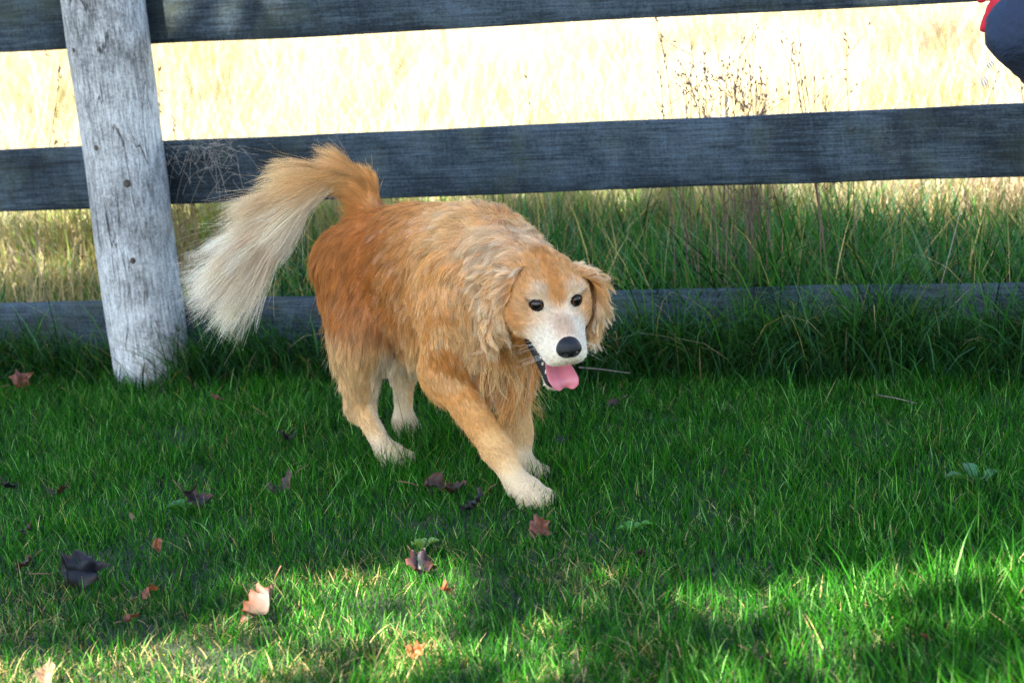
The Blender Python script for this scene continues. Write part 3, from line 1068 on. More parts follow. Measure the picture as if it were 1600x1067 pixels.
def dog_colour(P, Nn, pr):
    """coat colour: root and tip, patches of the breed's coat"""
    c0, c1 = pr['c0'].copy(), pr['c1'].copy()
    hw = pr['W'] @ is_head
    tw = pr['W'] @ is_tail
    body = np.clip(1 - hw - tw, 0, 1)
    x, y, z = P.T
    nb, nm = n_big(P), n_mid(P)
    trunk = body * sstep(.22, .30, z)
    # deep red saddle on rump and flank
    w = trunk * sstep(.26, -.06, x + .06 * nb) * sstep(.25, .34, z + .03 * nm)
    c0 = mixc(c0, C_RED, .85 * w); c1 = mixc(c1, C_RED * .65 + C_GOLD * .35, .8 * w)
    # paler swirl behind the shoulder, pale frosted withers and nape
    w = trunk * np.exp(-((x - .02 - .25 * (z - .42) + .02 * nm) / .035) ** 2) * .55 * sstep(.30, .42, z) * sstep(.58, .5, z)
    c1 = mixc(c1, C_LIGHT, w)
    w = trunk * sstep(.0, .22, x) * sstep(.47, .57, z + .02 * nm)
    c0 = mixc(c0, C_PINK, .6 * w); c1 = mixc(c1, C_CREAM, .65 * w)
    w = body * sstep(.10, .26, x) * sstep(.34, .50, z) * sstep(-.3, .6, nm)
    c1 = mixc(c1, C_CREAM, .65 * w)
    w = trunk * sstep(-.3, .05, x) * sstep(.515, .56, z)
    c1 = mixc(c1, C_LIGHT, .5 * w)
    w = body * sstep(.26, .36, x) * sstep(.40, .50, z) * sstep(-.5, .5, nm)
    c1 = mixc(c1, C_FROST, .42 * w)
    # pale breeches and inner thigh
    w = body * sstep(.36, .24, z + .04 * nm) * sstep(.02, -.12, x)
    c1 = mixc(c1, C_CREAM, .6 * w)
    w = body * sstep(-.03, .04, y * np.sign(Nn[:, 1]) * -1 + .0) * sstep(.36, .28, z) * sstep(.1, -.02, x)
    c0 = mixc(c0, C_CREAM, .6 * w); c1 = mixc(c1, C_WHITE * .95, .7 * w)
    # feet
    w = body * sstep(.085, .03, z + .012 * nm)
    c0 = mixc(c0, C_LIGHT * .5 + C_CREAM * .5, w); c1 = mixc(c1, C_CREAM * .4 + C_FROST * .6, w)
    # chest locks alternate gold and cream
    w = body * sstep(.2, .3, x) * sstep(.45, .3, z) * sstep(.17, .24, z)
    c1 = mixc(c1, np.where((nm > -.05)[:, None], C_CREAM * 1.06, C_GOLD * .9), .85 * w)
    # tail: gold on top, cream underneath
    low = tw * sstep(.2, -.5, Nn[:, 2] + .35 * nm)
    st_ = tw * sstep(-.2, .5, n_mid(P * 1.8 + 2.2)) * sstep(-.02, -.1, y)
    c0 = mixc(c0, C_GOLD * .7 + C_LIGHT * .3, .5 * st_); c1 = mixc(c1, C_LIGHT, .4 * st_)
    c0 = mixc(c0, C_CREAM, .85 * low); c1 = mixc(c1, C_WHITE * 1.05, .85 * low)
    # face
    q = (P - HO) @ HR
    hx, hy, hz = q.T
    ah = np.abs(hy)
    head = sstep(.3, .7, hw)
    w = head * .9 * sstep(.062, .130, hx + .024 * nm - .15 * np.clip(hz, 0, 1) - .5 * np.clip(ah - .03, 0, 1))
    c0 = mixc(c0, C_WHITE, .85 * w); c1 = mixc(c1, C_FROST, .85 * w)
    # frosted brows and pale blaze between the eyes
    ed = np.sqrt((hx - .062) ** 2 + (ah - .034) ** 2 + (hz - .023) ** 2)
    w = head * sstep(.038, .016, ed + .008 * nm) * sstep(.052, .036, ah)
    c0 = mixc(c0, C_CREAM, .7 * w); c1 = mixc(c1, C_FROST, .75 * w)
    w = head * sstep(.036, .008, ah) * sstep(.046, .066, hx) * sstep(.036, .012, hz)
    c0 = mixc(c0, C_WHITE, .7 * w); c1 = mixc(c1, C_FROST, .75 * w)
    # dark rim of the lids
    ed2 = np.sqrt((hx - .0635) ** 2 * .36 + ((ah - .0370) * .85) ** 2 + ((hz - .0170) * 1.15) ** 2)
    w = head * sstep(.0185, .0145, ed2) * sstep(.050, .044, ah)
    c0 = mixc(c0, (.05, .025, .015), .9 * w); c1 = mixc(c1, (.09, .045, .025), .85 * w)
    # tan wedge down the forehead
    w = head * sstep(.022, .005, ah) * sstep(.008, .030, hz) * .85
    c0 = mixc(c0, C_GOLD, w); c1 = mixc(c1, C_GOLD * .6 + C_LIGHT * .4, w)
    # tan flush along the bridge of the muzzle
    w = head * sstep(.030, .006, ah) * sstep(.080, .108, hx) * sstep(.158, .138, hx) * sstep(-.026, -.004, hz) * (.75 + .25 * nm).clip(0, 1)
    c0 = mixc(c0, C_PINK * .75, .85 * w); c1 = mixc(c1, C_PINK * .85, .72 * w)
    # warm cheeks below the eye
    w = head * sstep(.085, .062, hx) * sstep(.022, .038, ah) * sstep(.006, -.012, hz)
    c0 = mixc(c0, C_GOLD, .85 * w); c1 = mixc(c1, C_GOLD * .5 + C_LIGHT * .5, .8 * w)
    w = head * np.exp(-((hx - .070) / .018) ** 2) * sstep(-.030, -.046, hz) * sstep(.02, .035, ah)
    c0 = mixc(c0, C_CREAM, .5 * w); c1 = mixc(c1, C_WHITE, .5 * w)
    return c0, c1

def make_fur(name, P, Nn, pr, c0, c1, parent, mat, K=7, rad=.00030, seed=1, guide_ratio=20, tip=.22):
    g = np.random.default_rng(seed)
    n = len(P)
    sw = n_sw(P) * .7 + n_sw2(P) * .5
    flow = norm(pr['flow'] + sw * pr['swirl'][:, None] + g.normal(size=(n, 3)) * .10)
    t = flow - Nn * (flow * Nn).sum(1, keepdims=True)
    t = norm(t + 1e-4)
    lift = pr['lift'] * g.uniform(.7, 1.35, n) * (1 + .22 * n_mid(P * 1.5 + 7.7))
    d0 = t * np.cos(lift)[:, None] + Nn * np.sin(lift)[:, None]
    L = pr['ln'] * np.where(pr['ln'] > .11, g.uniform(.8, 1.08, n), g.uniform(.55, 1.15, n)) * (1 + .14 * n_mid(P + 3.3))
    L = np.maximum(L, .003)
    path = np.zeros((n, K, 3))
    path[:, 0] = P - Nn * .0015
    for i in range(1, K):
        s = (i - .5) / (K - 1)
        target = t * .9 + flow * .35 + DOWN * pr['grav'][:, None]
        d = norm(d0 * (1 - .75 * s) + target * (.75 * s))
        path[:, i] = path[:, i - 1] + d * (L / (K - 1))[:, None]
    # locks: neighbouring hairs converge on a guide
    ng = max(8, n // guide_ratio)
    gi = g.choice(n, ng, replace=False)
    ph = g.uniform(0, 6.28, ng)
    fr = g.uniform(.7, 1.3, ng)
    side = norm(np.cross(t[gi], Nn[gi]))
    gp = path[gi].copy()
    ss = np.linspace(0, 1, K)
    wv = np.sin(ph[:, None] + fr[:, None] * ss * 6.28 * 1.1) - np.sin(ph)[:, None]
    gp += side[:, None, :] * (wv * ss * pr['wave'][gi][:, None])[:, :, None]
    gp += Nn[gi][:, None, :] * (np.cos(ph[:, None] * 1.7 + fr[:, None] * ss * 7) * ss * .4 * pr['wave'][gi][:, None])[:, :, None]
    kd = kdtree.KDTree(ng)
    for i, p in enumerate(gp[:, 0]):
        kd.insert(p, i)
    kd.balance()
    near = np.empty(n, np.int64)
    for i, p in enumerate(path[:, 0].tolist()):
        near[i] = kd.find(p)[1]
    tgt = gp[near]
    cl = (pr['clump'] * g.uniform(.6, 1.25, n)).clip(0, .96)
    w = cl[:, None] * (ss[None, :] ** 1.3)
    path = path + (tgt - path) * w[:, :, None]
    # stray hairs
    stray = g.random(n) < .10
    path[stray] += (g.normal(size=(stray.sum(), 1, 3)) * .16 * L[stray][:, None, None]) * (ss[None, :, None] ** 1.5)
    # colours
    br = g.uniform(.80, 1.15, n) * (1 + (.05 + .16 * np.clip(pr['ln'] / .05, 0, 1)) * g.normal(size=ng)[near])
    br = br.clip(.60, 1.40)
    pale = (sstep(.55, 1.6, g.normal(size=ng))[near] * np.clip(pr['ln'] / .05, 0, 1) * .5 * sstep(-.25, .2, P[:, 0]))[:, None]
    c1 = c1 * (1 - pale) + C_WHITE * pale
    mixs = (ss ** .8)[None, :, None]
    colr = (c0[:, None, :] * (1 - mixs) + c1[:, None, :] * mixs) * br[:, None, None]
    cu = bpy.data.hair_curves.new(name)
    cu.add_curves([K] * n)
    cu.points.foreach_set('position', path.astype(np.float32).ravel())
    ra = cu.attributes.get('radius') or cu.attributes.new('radius', 'FLOAT', 'POINT')
    rr = rad * (1 - (1 - tip) * ss ** 1.5)
    ra.data.foreach_set('value', np.tile(rr, n).astype(np.float32))
    ca = cu.attributes.new('col', 'FLOAT_COLOR', 'POINT')
    rgba = np.ones((n * K, 4), np.float32)
    rgba[:, :3] = colr.reshape(-1, 3).clip(0, .95)
    ca.data.foreach_set('color', rgba.ravel())
    return link(name, cu, mat, parent)

def fur_material():
    m, nt, b, out = newmat('fur')
    a = N(nt, 'ShaderNodeAttribute', attribute_name='col')
    nt.links.new(a.outputs['Color'], b.inputs['Base Color'])
    b.inputs['Roughness'].default_value = .5
    b.inputs['Specular IOR Level'].default_value = .25
    t = N(nt, 'ShaderNodeBsdfTranslucent')
    nt.links.new(a.outputs['Color'], t.inputs[0])
    mx = N(nt, 'ShaderNodeMixShader', i_Fac=.25)
    nt.links.new(b.outputs[0], mx.inputs[1])
    nt.links.new(t.outputs[0], mx.inputs[2])
    nt.links.new(mx.outputs[0], out.inputs[0])
    return m
M_FUR = fur_material()
M_SKIN = attr_mat('dog_skin', .6, .3)
M_BLACK = simple_mat('dog_black_skin', (.007, .006, .006), .45, .3, var=.3, scale=300)
M_TONGUE = simple_mat('tongue', (.44, .115, .135), .42, .4, coat=.08, var=.12, scale=60)
M_LID = simple_mat('eyelid', (.012, .008, .006), .8, .1, var=.3, scale=300)
M_TOOTH = simple_mat('tooth', (.75, .70, .58), .3, .5, var=.08)

# ---- skin
pr = fur_props(DV, DN)
c0, c1 = dog_colour(DV, DN, pr)
skin = (c0 * .7 + c1 * .3) * .75
qv = (DV - HO) @ HR
dm = mouth[0].d(qv)
in_head = (pr['W'] @ is_head) > .5
lowlip = qv[:, 2] < -.070 - .22 * (qv[:, 0] - .046)
qn = DN @ HR
side = sstep(-.86, -.62, qn[:, 2])            # the loose black lip covers the side of the jaw, not its underside
lip_w = np.where(lowlip, .010 + .024 * side, .0085)
blk = in_head & (dm < lip_w) & (qv[:, 0] > .022)
skin[blk] = (.012, .011, .012)
inner = in_head & (dm < .004) & (np.abs(qv[:, 1]) < .020) & (qv[:, 0] < .12)
skin[inner] = (.10, .02, .022)
eye_c = np.array([(.0635, .0370 * s, .0170) for s in (-1, 1)])
ed = np.min([np.linalg.norm((qv - e) * np.array((.6, .85, 1.15)), axis=1) for e in eye_c], 0)
skin[in_head & (ed < .0152)] = (.015, .012, .011)
body = link('body', mesh_np('body', DV, DQ.ravel(), np.full(len(DQ), 4), True, {'col': skin}), M_SKIN, dog)

# ---- coat
RAD = .00028
cover = 5.6
dens = cover / (np.maximum(pr['ln'], .006) * 2 * RAD)
dens = np.minimum(dens, 760000)
dens *= 1 + 4.0 * (pr['W'] @ np.array([p.fur in (f_tail1, f_tail2) for p in prims], float))
qv_ok = ~(in_head & (dm < lip_w - .0025) & (qv[:, 0] > .026))
noseC = np.array((.161, 0, -.016))
nd = np.linalg.norm((qv - noseC) / np.array((.020, .025, .020)), axis=1)
dens = np.where(qv_ok & ~(in_head & (ed < .0122)) & ~(in_head & (nd < 1.0)), dens, 0)
dens = np.where(in_head, dens * 1.25, dens)
dens = np.where(in_head & (qv[:, 0] > .055), dens * 1.9, dens)
sole = (DN[:, 2] < -.6) & (DV[:, 2] < .02)
dens = np.where(sole, 0, dens)
dens = np.where((DV[:, 2] < .08) & ~in_head, dens * 1.5, dens)
gR = np.random.default_rng(21)
FP, FN = sample_quads(DV, DQ, DN, dens, gR)
fp = fur_props(FP, FN)
fc0, fc1 = dog_colour(FP, FN, fp)
qf = (FP - HO) @ HR
xx, yy, zz = FP.T
Wt = fp['W'] @ is_tail
Wh = fp['W'] @ is_head
# long feathering: back of the thighs, belly line, brisket, elbows
feather = sstep(-.2, -.75, FN[:, 0]) * sstep(.16, .26, zz) * sstep(.46, .38, zz) * (1 - Wt) * sstep(-.05, -.15, xx)
fp['ln'] += .045 * feather
under = sstep(-.3, -.8, FN[:, 2]) * sstep(.18, .26, zz) * (1 - Wh) * (1 - Wt)
fp['ln'] += .030 * under
brisk = sstep(.22, .30, xx) * sstep(.40, .30, zz) * sstep(.17, .24, zz) * (1 - Wh) * sstep(.085, .045, np.abs(yy))
fp['ln'] += .055 * brisk
fp['clump'] = np.clip(fp['clump'] + .1 * brisk + .1 * feather, 0, .95)
elb = sstep(-.2, -.7, FN[:, 0]) * sstep(.07, .12, zz) * sstep(.26, .20, zz) * sstep(.12, .18, xx)
fp['ln'] += .028 * elb
fp['grav'] += .5 * elb + .4 * feather
# plume of the tail hangs away along one sweep
tl = Wt * sstep(.01, -.08, yy)
fp['ln'] += .035 * tl * sstep(.3, -.6, FN[:, 2])
hang = tl * sstep(.2, -.6, FN[:, 2] + .4 * gR.normal(size=len(tl)))
fp['ln'] += .025 * tl
fp['flow'] = fp['flow'] * (1 - .6 * tl[:, None]) + np.array((-.05, -.95, -.24)) * (.6 * tl)[:, None] + np.array((.02, .05, -.30)) * hang[:, None]
fp['grav'] = np.where(Wt > .5, fp['grav'] * .45, fp['grav'])
# face lies flat
fp['swirl'] = fp['swirl'] * (1 - .4 * Wh)
fur = make_fur('coat', FP, FN, fp, fc0, fc1, body, M_FUR, K=7, rad=RAD, seed=31)

# ---- eyes, nose, tongue, teeth
def sphere_mesh(name, r, seg=20, rings=12, sc=(1, 1, 1)):
    V, Fc = [], []
    for i in range(rings + 1):
        th = math.pi * i / rings
        for j in range(seg):
            p = 2 * math.pi * j / seg
            V.append((r * sc[0] * math.cos(th), r * sc[1] * math.sin(th) * math.cos(p), r * sc[2] * math.sin(th) * math.sin(p)))
    for i in range(rings):
        for j in range(seg):
            Fc.append((i * seg + j, (i + 1) * seg + j, (i + 1) * seg + (j + 1) % seg, i * seg + (j + 1) % seg))
    return mesh_py(name, V, Fc)

def eye_mat():
    m, nt, b, out = newmat('dog_eye')
    tc = N(nt, 'ShaderNodeTexCoord')
    sp = N(nt, 'ShaderNodeSeparateXYZ')
    nt.links.new(tc.outputs['Object'], sp.inputs[0])
    r = ramp(nt, [(0, (.30, .24, .20)), (.45, (.06, .022, .008)), (.70, (.060, .021, .007)), (.82, (.004, .003, .003)), (1, (.003, .003, .003))])
    mr = N(nt, 'ShaderNodeMapRange', i_1=0.0, i_2=.0138)
    nt.links.new(sp.outputs['X'], mr.inputs[0])
    nt.links.new(mr.outputs[0], r.inputs[0])
    nt.links.new(r.outputs[0], b.inputs['Base Color'])
    b.inputs['Roughness'].default_value = .05
    b.inputs['Specular IOR Level'].default_value = .32
    return m
M_EYE = eye_mat()
em = sphere_mesh('eye', .0138)
def head_mat(p, M):
    A = HR @ M
    m = Matrix([list(A[i]) + [p[i]] for i in range(3)] + [[0, 0, 0, 1]])
    return m
for s in (-1, 1):
    p = hp(.0600, .0360 * s, .0170)
    e = link('eye', em, M_EYE if not em.materials else None, dog)
    M = rotz(R(24 * s)) @ roty(R(-13))
    e.matrix_local = head_mat(p, M)
    # black lids: an almond ring lying on the eyeball
    V, Fc = [], []
    nseg = 22
    for i in range(nseg):
        a = 2 * math.pi * i / nseg
        yy_, zz_ = .0124 * math.cos(a), (.0106 if math.sin(a) > 0 else .0090) * math.sin(a) * (1 - .12 * math.cos(a) ** 2)
        xx_ = math.sqrt(max(.0146 ** 2 - yy_ ** 2 - zz_ ** 2, 1e-9))
        o = np.array((0, math.cos(a), math.sin(a)))
        for dx, do in ((-.0045, .0034), (-.0002, .0012), (.0002, -.0009), (-.003, -.0004)):
            V.append(np.array((xx_ + dx, yy_, zz_)) + o * do)
    for i in range(nseg):
        for j in range(4):
            i2, j2 = (i + 1) % nseg, (j + 1) % 4
            Fc.append((i * 4 + j, i * 4 + j2, i2 * 4 + j2, i2 * 4 + j))
    link('eyelid', mesh_py('eyelid', V, Fc), M_LID, e)

npr = [Ell((.000, 0, 0), (.017, .0215, .0165), k=.008), Ell((-.004, .011, -.003), (.014, .0125, .0125), k=.008), Ell((-.004, -.011, -.003), (.014, .0125, .0125), k=.008), Ell((-.008, 0, .008), (.014, .016, .010), k=.01)]
nsb = [Ell((.013, .0100, -.0015), (.008, .0042, .0046), k=.004), Ell((.013, -.0100, -.0015), (.008, .0042, .0046), k=.004), Ell((.008, .0165, -.005), (.010, .004, .0026), k=.003), Ell((.008, -.0165, -.005), (.010, .004, .0026), k=.003), Ell((.017, 0, -.008), (.006, .0011, .012), k=.003)]
NV, NQ = sdf_mesh(npr, nsb, .0013, pad=.006)
def nose_mat():
    m, nt, b, out = newmat('dog_nose')
    tc = N(nt, 'ShaderNodeTexCoord')
    vo = N(nt, 'ShaderNodeTexVoronoi', i_Scale=900.0)
    nt.links.new(tc.outputs['Object'], vo.inputs['Vector'])
    bp = N(nt, 'ShaderNodeBump', i_Strength=.5, i_Distance=.001)
    nt.links.new(vo.outputs['Distance'], bp.inputs['Height'])
    nt.links.new(bp.outputs[0], b.inputs['Normal'])
    b.inputs['Base Color'].default_value = (.006, .006, .007, 1)
    b.inputs['Roughness'].default_value = .34
    b.inputs['Specular IOR Level'].default_value = .28
    return m
nose = link('nose', mesh_np('nose', NV, NQ.ravel(), np.full(len(NQ), 4)), nose_mat(), dog)
nose.matrix_local = head_mat(hp(.1590, 0, -.0180), roty(R(6)))

# tongue: a tapered pad that lolls over the lower teeth
def tongue_mesh():
    cl = np.array([(.052, 0, -.088), (.084, -.001, -.098), (.106, -.001, -.107), (.122, .000, -.112), (.133, .002, -.1165), (.1390, .005, -.1240), (.140, .006, -.1300)])
    hw = np.array([.018, .022, .025, .028, .0295, .0255, .013])
    th = np.array([.006, .006, .006, .0055, .005, .0045, .003])
    ts = np.linspace(0, len(cl) - 1, 25)
    ii = np.arange(len(cl))
    c = np.stack([np.interp(ts, ii, cl[:, k]) for k in range(3)], 1)
    for _ in range(2):
        c[1:-1] = c[1:-1] * .5 + .25 * (c[2:] + c[:-2])
    w = np.interp(ts, ii, hw)
    h = np.interp(ts, ii, th)
    tg = norm(np.gradient(c, axis=0))
    V, Fc = [], []
    S = 18
    for i in range(len(c)):
        upv = norm(np.cross(tg[i], np.array((0, 1., 0))))
        upv = upv if upv[2] > 0 or upv[0] > 0 else -upv
        for j in range(S):
            a = 2 * math.pi * j / S
            y = math.cos(a)
            zz_ = math.sin(a)
            groove = -.0085 * math.exp(-(y / .22) ** 2) if zz_ > 0 else 0
            curl = .0080 * y * y
            V.append(c[i] + np.array((0, 1., 0)) * y * w[i] + upv * (zz_ * h[i] * .8 + groove + curl))
    for i in range(len(c) - 1):
        for j in range(S):
            Fc.append((i * S + j, i * S + (j + 1) % S, (i + 1) * S + (j + 1) % S, (i + 1) * S + j))
    Fc.append(tuple((len(c) - 1) * S + j for j in range(S)))
    return mesh_py('tongue', V, Fc)
tg_o = link('tongue', tongue_mesh(), M_TONGUE, dog)
tg_o.matrix_local = head_mat(HO, np.eye(3))
def cone_mesh(h, r):
    V, Fc = tube([(0, 0, -.002), (0, 0, h * .35), (.0006, 0, h * .7), (.0014, 0, h)], [r, r * .92, r * .55, r * .12], 8)
    return mesh_py('tooth', V, Fc)
big, small = cone_mesh(.0125, .0030), cone_mesh(.0055, .0022)
for me_, x, y, z, flip in [(big, .103, .0215, -.117, 0), (big, .103, -.0215, -.117, 0)] + \
        [(small, .092 - .010 * i, s * (.0265 + .0016 * i), -.1050 + .0068 * i, 0) for i in range(4) for s in (-1, 1)] + \
        [(small, .110, .0045 * k, -.121, 0) for k in (-1.5, -.5, .5, 1.5)] + \
        [(big, .127, .0165, -.058, 1), (big, .127, -.0165, -.058, 1)]:
    t_ = link('tooth', me_, M_TOOTH if not me_.materials else None, dog)
    t_.matrix_local = head_mat(hp(x, y, z), rotx(math.pi) if flip else np.eye(3))

# ---- ears
def make_ear(s, base, mid, tip, w0, w1, twist, seed):
    """pendant flap: quad grid swept from the base of the ear to the tip"""
    nu, nv = 15, 11
    ctr = []
    for i in range(nu):
        t = i / (nu - 1)
        ctr.append((1 - t) ** 2 * np.array(base) + 2 * t * (1 - t) * np.array(mid) + t * t * np.array(tip))
    ctr = np.array(ctr)
    tg = norm(np.gradient(ctr, axis=0))
    V = []
    out0 = np.array((0., s, 0.))
    for side in (0, 1):
        for i in range(nu):
            t = i / (nu - 1)
            fw = np.array((math.cos(twist), s * math.sin(twist), 0))
            fw = norm(fw - tg[i] * (fw @ tg[i]))
            o = norm(np.cross(tg[i], fw)) * (1 if np.cross(tg[i], fw) @ out0 > 0 else -1)
            w = (w0 * (1 - t) + w1 * t) * (math.sin(math.pi * min(1, .30 + .70 * t)) ** .55 if t > .3 else .40 + .55 * (t / .3) ** .8)
            w = max(w, .004)
            for j in range(nv):
                y = -1 + 2 * j / (nv - 1)
                th = .0045 * (1 - abs(y) ** 3)
                V.append(ctr[i] + fw * y * w - o * (y * y * .012) + o * (th if side == 0 else -th))
    V = np.array(V)
    Q = []
    off = nu * nv
    for i in range(nu - 1):
        for j in range(nv - 1):
            a, b, c_, d_ = i * nv + j, i * nv + j + 1, (i + 1) * nv + j + 1, (i + 1) * nv + j
            Q.append((a, b, c_, d_))
            Q.append((off + d_, off + c_, off + b, off + a))
    Q = np.array(Q)
    n0 = np.cross(V[Q[0][1]] - V[Q[0][0]], V[Q[0][3]] - V[Q[0][0]])
    if n0 @ out0 < 0:
        Q = Q[:, ::-1]
    rim = [i * nv for i in range(nu)] + [(nu - 1) * nv + j for j in range(1, nv)] + [i * nv + nv - 1 for i in range(nu - 2, -1, -1)]
    Qr = [(rim[i], rim[i + 1], rim[i + 1] + off, rim[i] + off) for i in range(len(rim) - 1)]
    Nn = vnormals(V, Q)
    colv = np.tile(C_GOLD * .6, (len(V), 1))
    Qa = np.concatenate([Q, np.array(Qr)])
    ear = link('ear', mesh_np('ear', V, Qa.ravel(), np.full(len(Qa), 4), True, {'col': colv}), M_SKIN, dog)
    g = np.random.default_rng(seed)
    dn = np.full(len(V), 420000.)
    dn[off:] = 90000.
    P, PN = sample_quads(V, Q, Nn, dn, g)
    ti = np.argmin(((P[:, None, :] - ctr[None]) ** 2).sum(2), 1)
    t = ti / (nu - 1)
    flow = tg[ti] + (P - ctr[ti]) * 6 + np.array((-.1, s * .12, 0))
    n = len(P)
    edge = np.linalg.norm(P - ctr[ti], axis=1) / .045
    p_ = dict(flow=flow, ln=.026 + .040 * t ** 1.2 + .018 * edge.clip(0, 1), lift=np.full(n, R(16)), wave=.004 + .014 * t + .006 * edge.clip(0, 1), grav=np.full(n, .35), clump=np.full(n, .82), swirl=np.full(n, .30))
    nm = n_mid(P * 1.6 + 1.7)
    cc0 = np.tile(C_GOLD * .92, (n, 1))
    cc1 = mixc(np.tile(C_LIGHT, (n, 1)), C_CREAM * .6 + C_FROST * .4, np.clip(.35 + .6 * nm + .35 * t, 0, 1))
    cc0 = mixc(cc0, C_RED, sstep(.35, .0, t) * .35)
    make_fur('ear_fringe', P, PN, p_, cc0, cc1, ear, M_FUR, K=9, rad=.00036, seed=seed + 1, guide_ratio=30)
make_ear(-1, hp(-.026, -.034, .026), hp(-.050, -.116, .036), hp(.000, -.108, -.086), .046, .058, R(-8), 41)
make_ear(1, hp(-.026, .034, .024), hp(-.034, .112, .030), hp(.018, .100, -.078), .044, .052, R(-8), 51)

# ---- claws and whiskers
M_CLAW = simple_mat('claw', (.05, .035, .028), .35, .5, var=.3)
V_, F_ = tube([(-.004, 0, 0), (.004, 0, -.0005), (.010, 0, -.004), (.014, 0, -.009)], [.0032, .0030, .0020, .0006], 7)
claw_me = mesh_py('claw', V_, F_)
for c, yaw, pitch, sc in (((.418, -.05, .030), R(4), R(14), 1.12), ((-.075, -.090, .025), 0, R(4), 1.05), ((.252, .048, .026), R(-3), R(4), 1.02), ((-.245, .043, .030), R(-4), R(38), 1.05)):
    M = rotz(yaw) @ roty(pitch)
    for (x, y) in ((.046, -.024), (.058, -.009), (.058, .009), (.046, .024)):
        q = np.array(c) + M @ (np.array((x, y, -.004)) * sc)
        o = link('claw', claw_me, M_CLAW if not claw_me.materials else None, dog)
        o.matrix_local = Matrix([list(M[i]) + [q[i]] for i in range(3)] + [[0, 0, 0, 1]])
def whiskers():
    g = np.random.default_rng(61)
    n, K = 14, 6
    path = np.zeros((n, K, 3))
    for i in range(n):
        s_ = -1 if i % 2 else 1
        b = np.array((g.uniform(.105, .138), s_ * g.uniform(.036, .040), g.uniform(-.055, -.034)))
        d = norm(np.array((g.uniform(-.5, .2), s_ * 1.0, g.uniform(-.7, -.1))))
        L_ = g.uniform(.035, .065)
        for k in range(K):
            t = k / (K - 1)
            path[i, k] = hp(*(b + d * L_ * t + np.array((-.25, 0, -.25)) * L_ * t * t))
    cu = bpy.data.hair_curves.new('whiskers')
    cu.add_curves([K] * n)
    cu.points.foreach_set('position', path.astype(np.float32).ravel())
    ra = cu.attributes.get('radius') or cu.attributes.new('radius', 'FLOAT', 'POINT')
    ra.data.foreach_set('value', np.tile(np.linspace(.00020, .00006, K), n).astype(np.float32))
    ca = cu.attributes.new('col', 'FLOAT_COLOR', 'POINT')
    ca.data.foreach_set('color', np.tile(np.array((.8, .75, .65, 1), np.float32), n * K))
    link('whiskers', cu, M_FUR, dog)
whiskers()
# ================================================================== fallen leaves, weeds, twigs
M_DEAD = attr_mat('dead_leaf', .55, .35, trans=.12, trans_gain=1.0)
def dead_leaf_mesh(seed, size, c_face, c_edge):
    g = np.random.default_rng(seed)
    out = leaf_outline(g)
    if seed % 2:        # a plain pointed leaf
        th = np.linspace(0, 2 * math.pi, len(out), endpoint=False)
        out = np.stack([.5 - .5 * np.cos(th), .30 * np.sin(th) * (1 + .25 * np.cos(th))], 1)
    out = out * (1 + g.uniform(-.35, .15, (len(out), 1)) * np.array((.35, 1.0))) + g.normal(0, .025, out.shape)
    # resample the outline and build rings from the midrib outwards
    m = len(out)
    rings = [0, .18, .36, .54, .7, .85, 1.0]
    # twice as many points round the rim so the blade can crumple
    out = np.stack([out, (out + np.roll(out, -1, 0)) / 2 * (1 - .03)], 1).reshape(-1, 2)
    m = len(out)
    crump = SineNoise(.28, 1, 12, seed + 900)
    cx = np.clip(out[:, 0], .12, .8)
    V, Cc = [], []
    fold, curl, twist = g.uniform(.7, 1.6), g.uniform(1.2, 3.0), g.uniform(-1.6, 1.6)
    ph = g.uniform(0, 6.28)
    for r in rings:
        for i in range(m):
            x = cx[i] * (1 - r) + out[i, 0] * r
            y = out[i, 1] * r
            z = fold * abs(y) - curl * .9 * y * y + .28 * curl * (x - .45) ** 2 + twist * y * (x - .4) + .07 * math.sin(9 * x + ph) + .07 * r * math.sin(4 * i + ph)
            z += .13 * float(crump(np.array([[x, y, 0.]]))[0])
            V.append(((x - .45) * size, y * size, z * size))
            e = r ** 3
            b = (.55 + .7 * g.random()) * (.7 if i % 4 == 0 else 1.0)
            Cc.append((np.array(c_face) * (1 - e) + np.array(c_edge) * e) * b)
    Fc = []
    for k in range(len(rings) - 1):
        for i in range(m):
            i2 = (i + 1) % m
            Fc.append((k * m + i, k * m + i2, (k + 1) * m + i2, (k + 1) * m + i))
    return mesh_py('fallen_leaf', V, Fc, True, {'col': np.array(Cc)})
DK = ((.008, .007, .011), (.030, .013, .010)); PU = ((.010, .006, .011), (.075, .024, .011)); RU = ((.12, .036, .018), (.17, .055, .024))
OR = ((.24, .070, .022), (.20, .075, .032)); TN = ((.22, .12, .07), (.17, .12, .065)); BR = ((.030, .016, .011), (.10, .036, .016)); GY = ((.13, .095, .075), (.20, .062, .032))
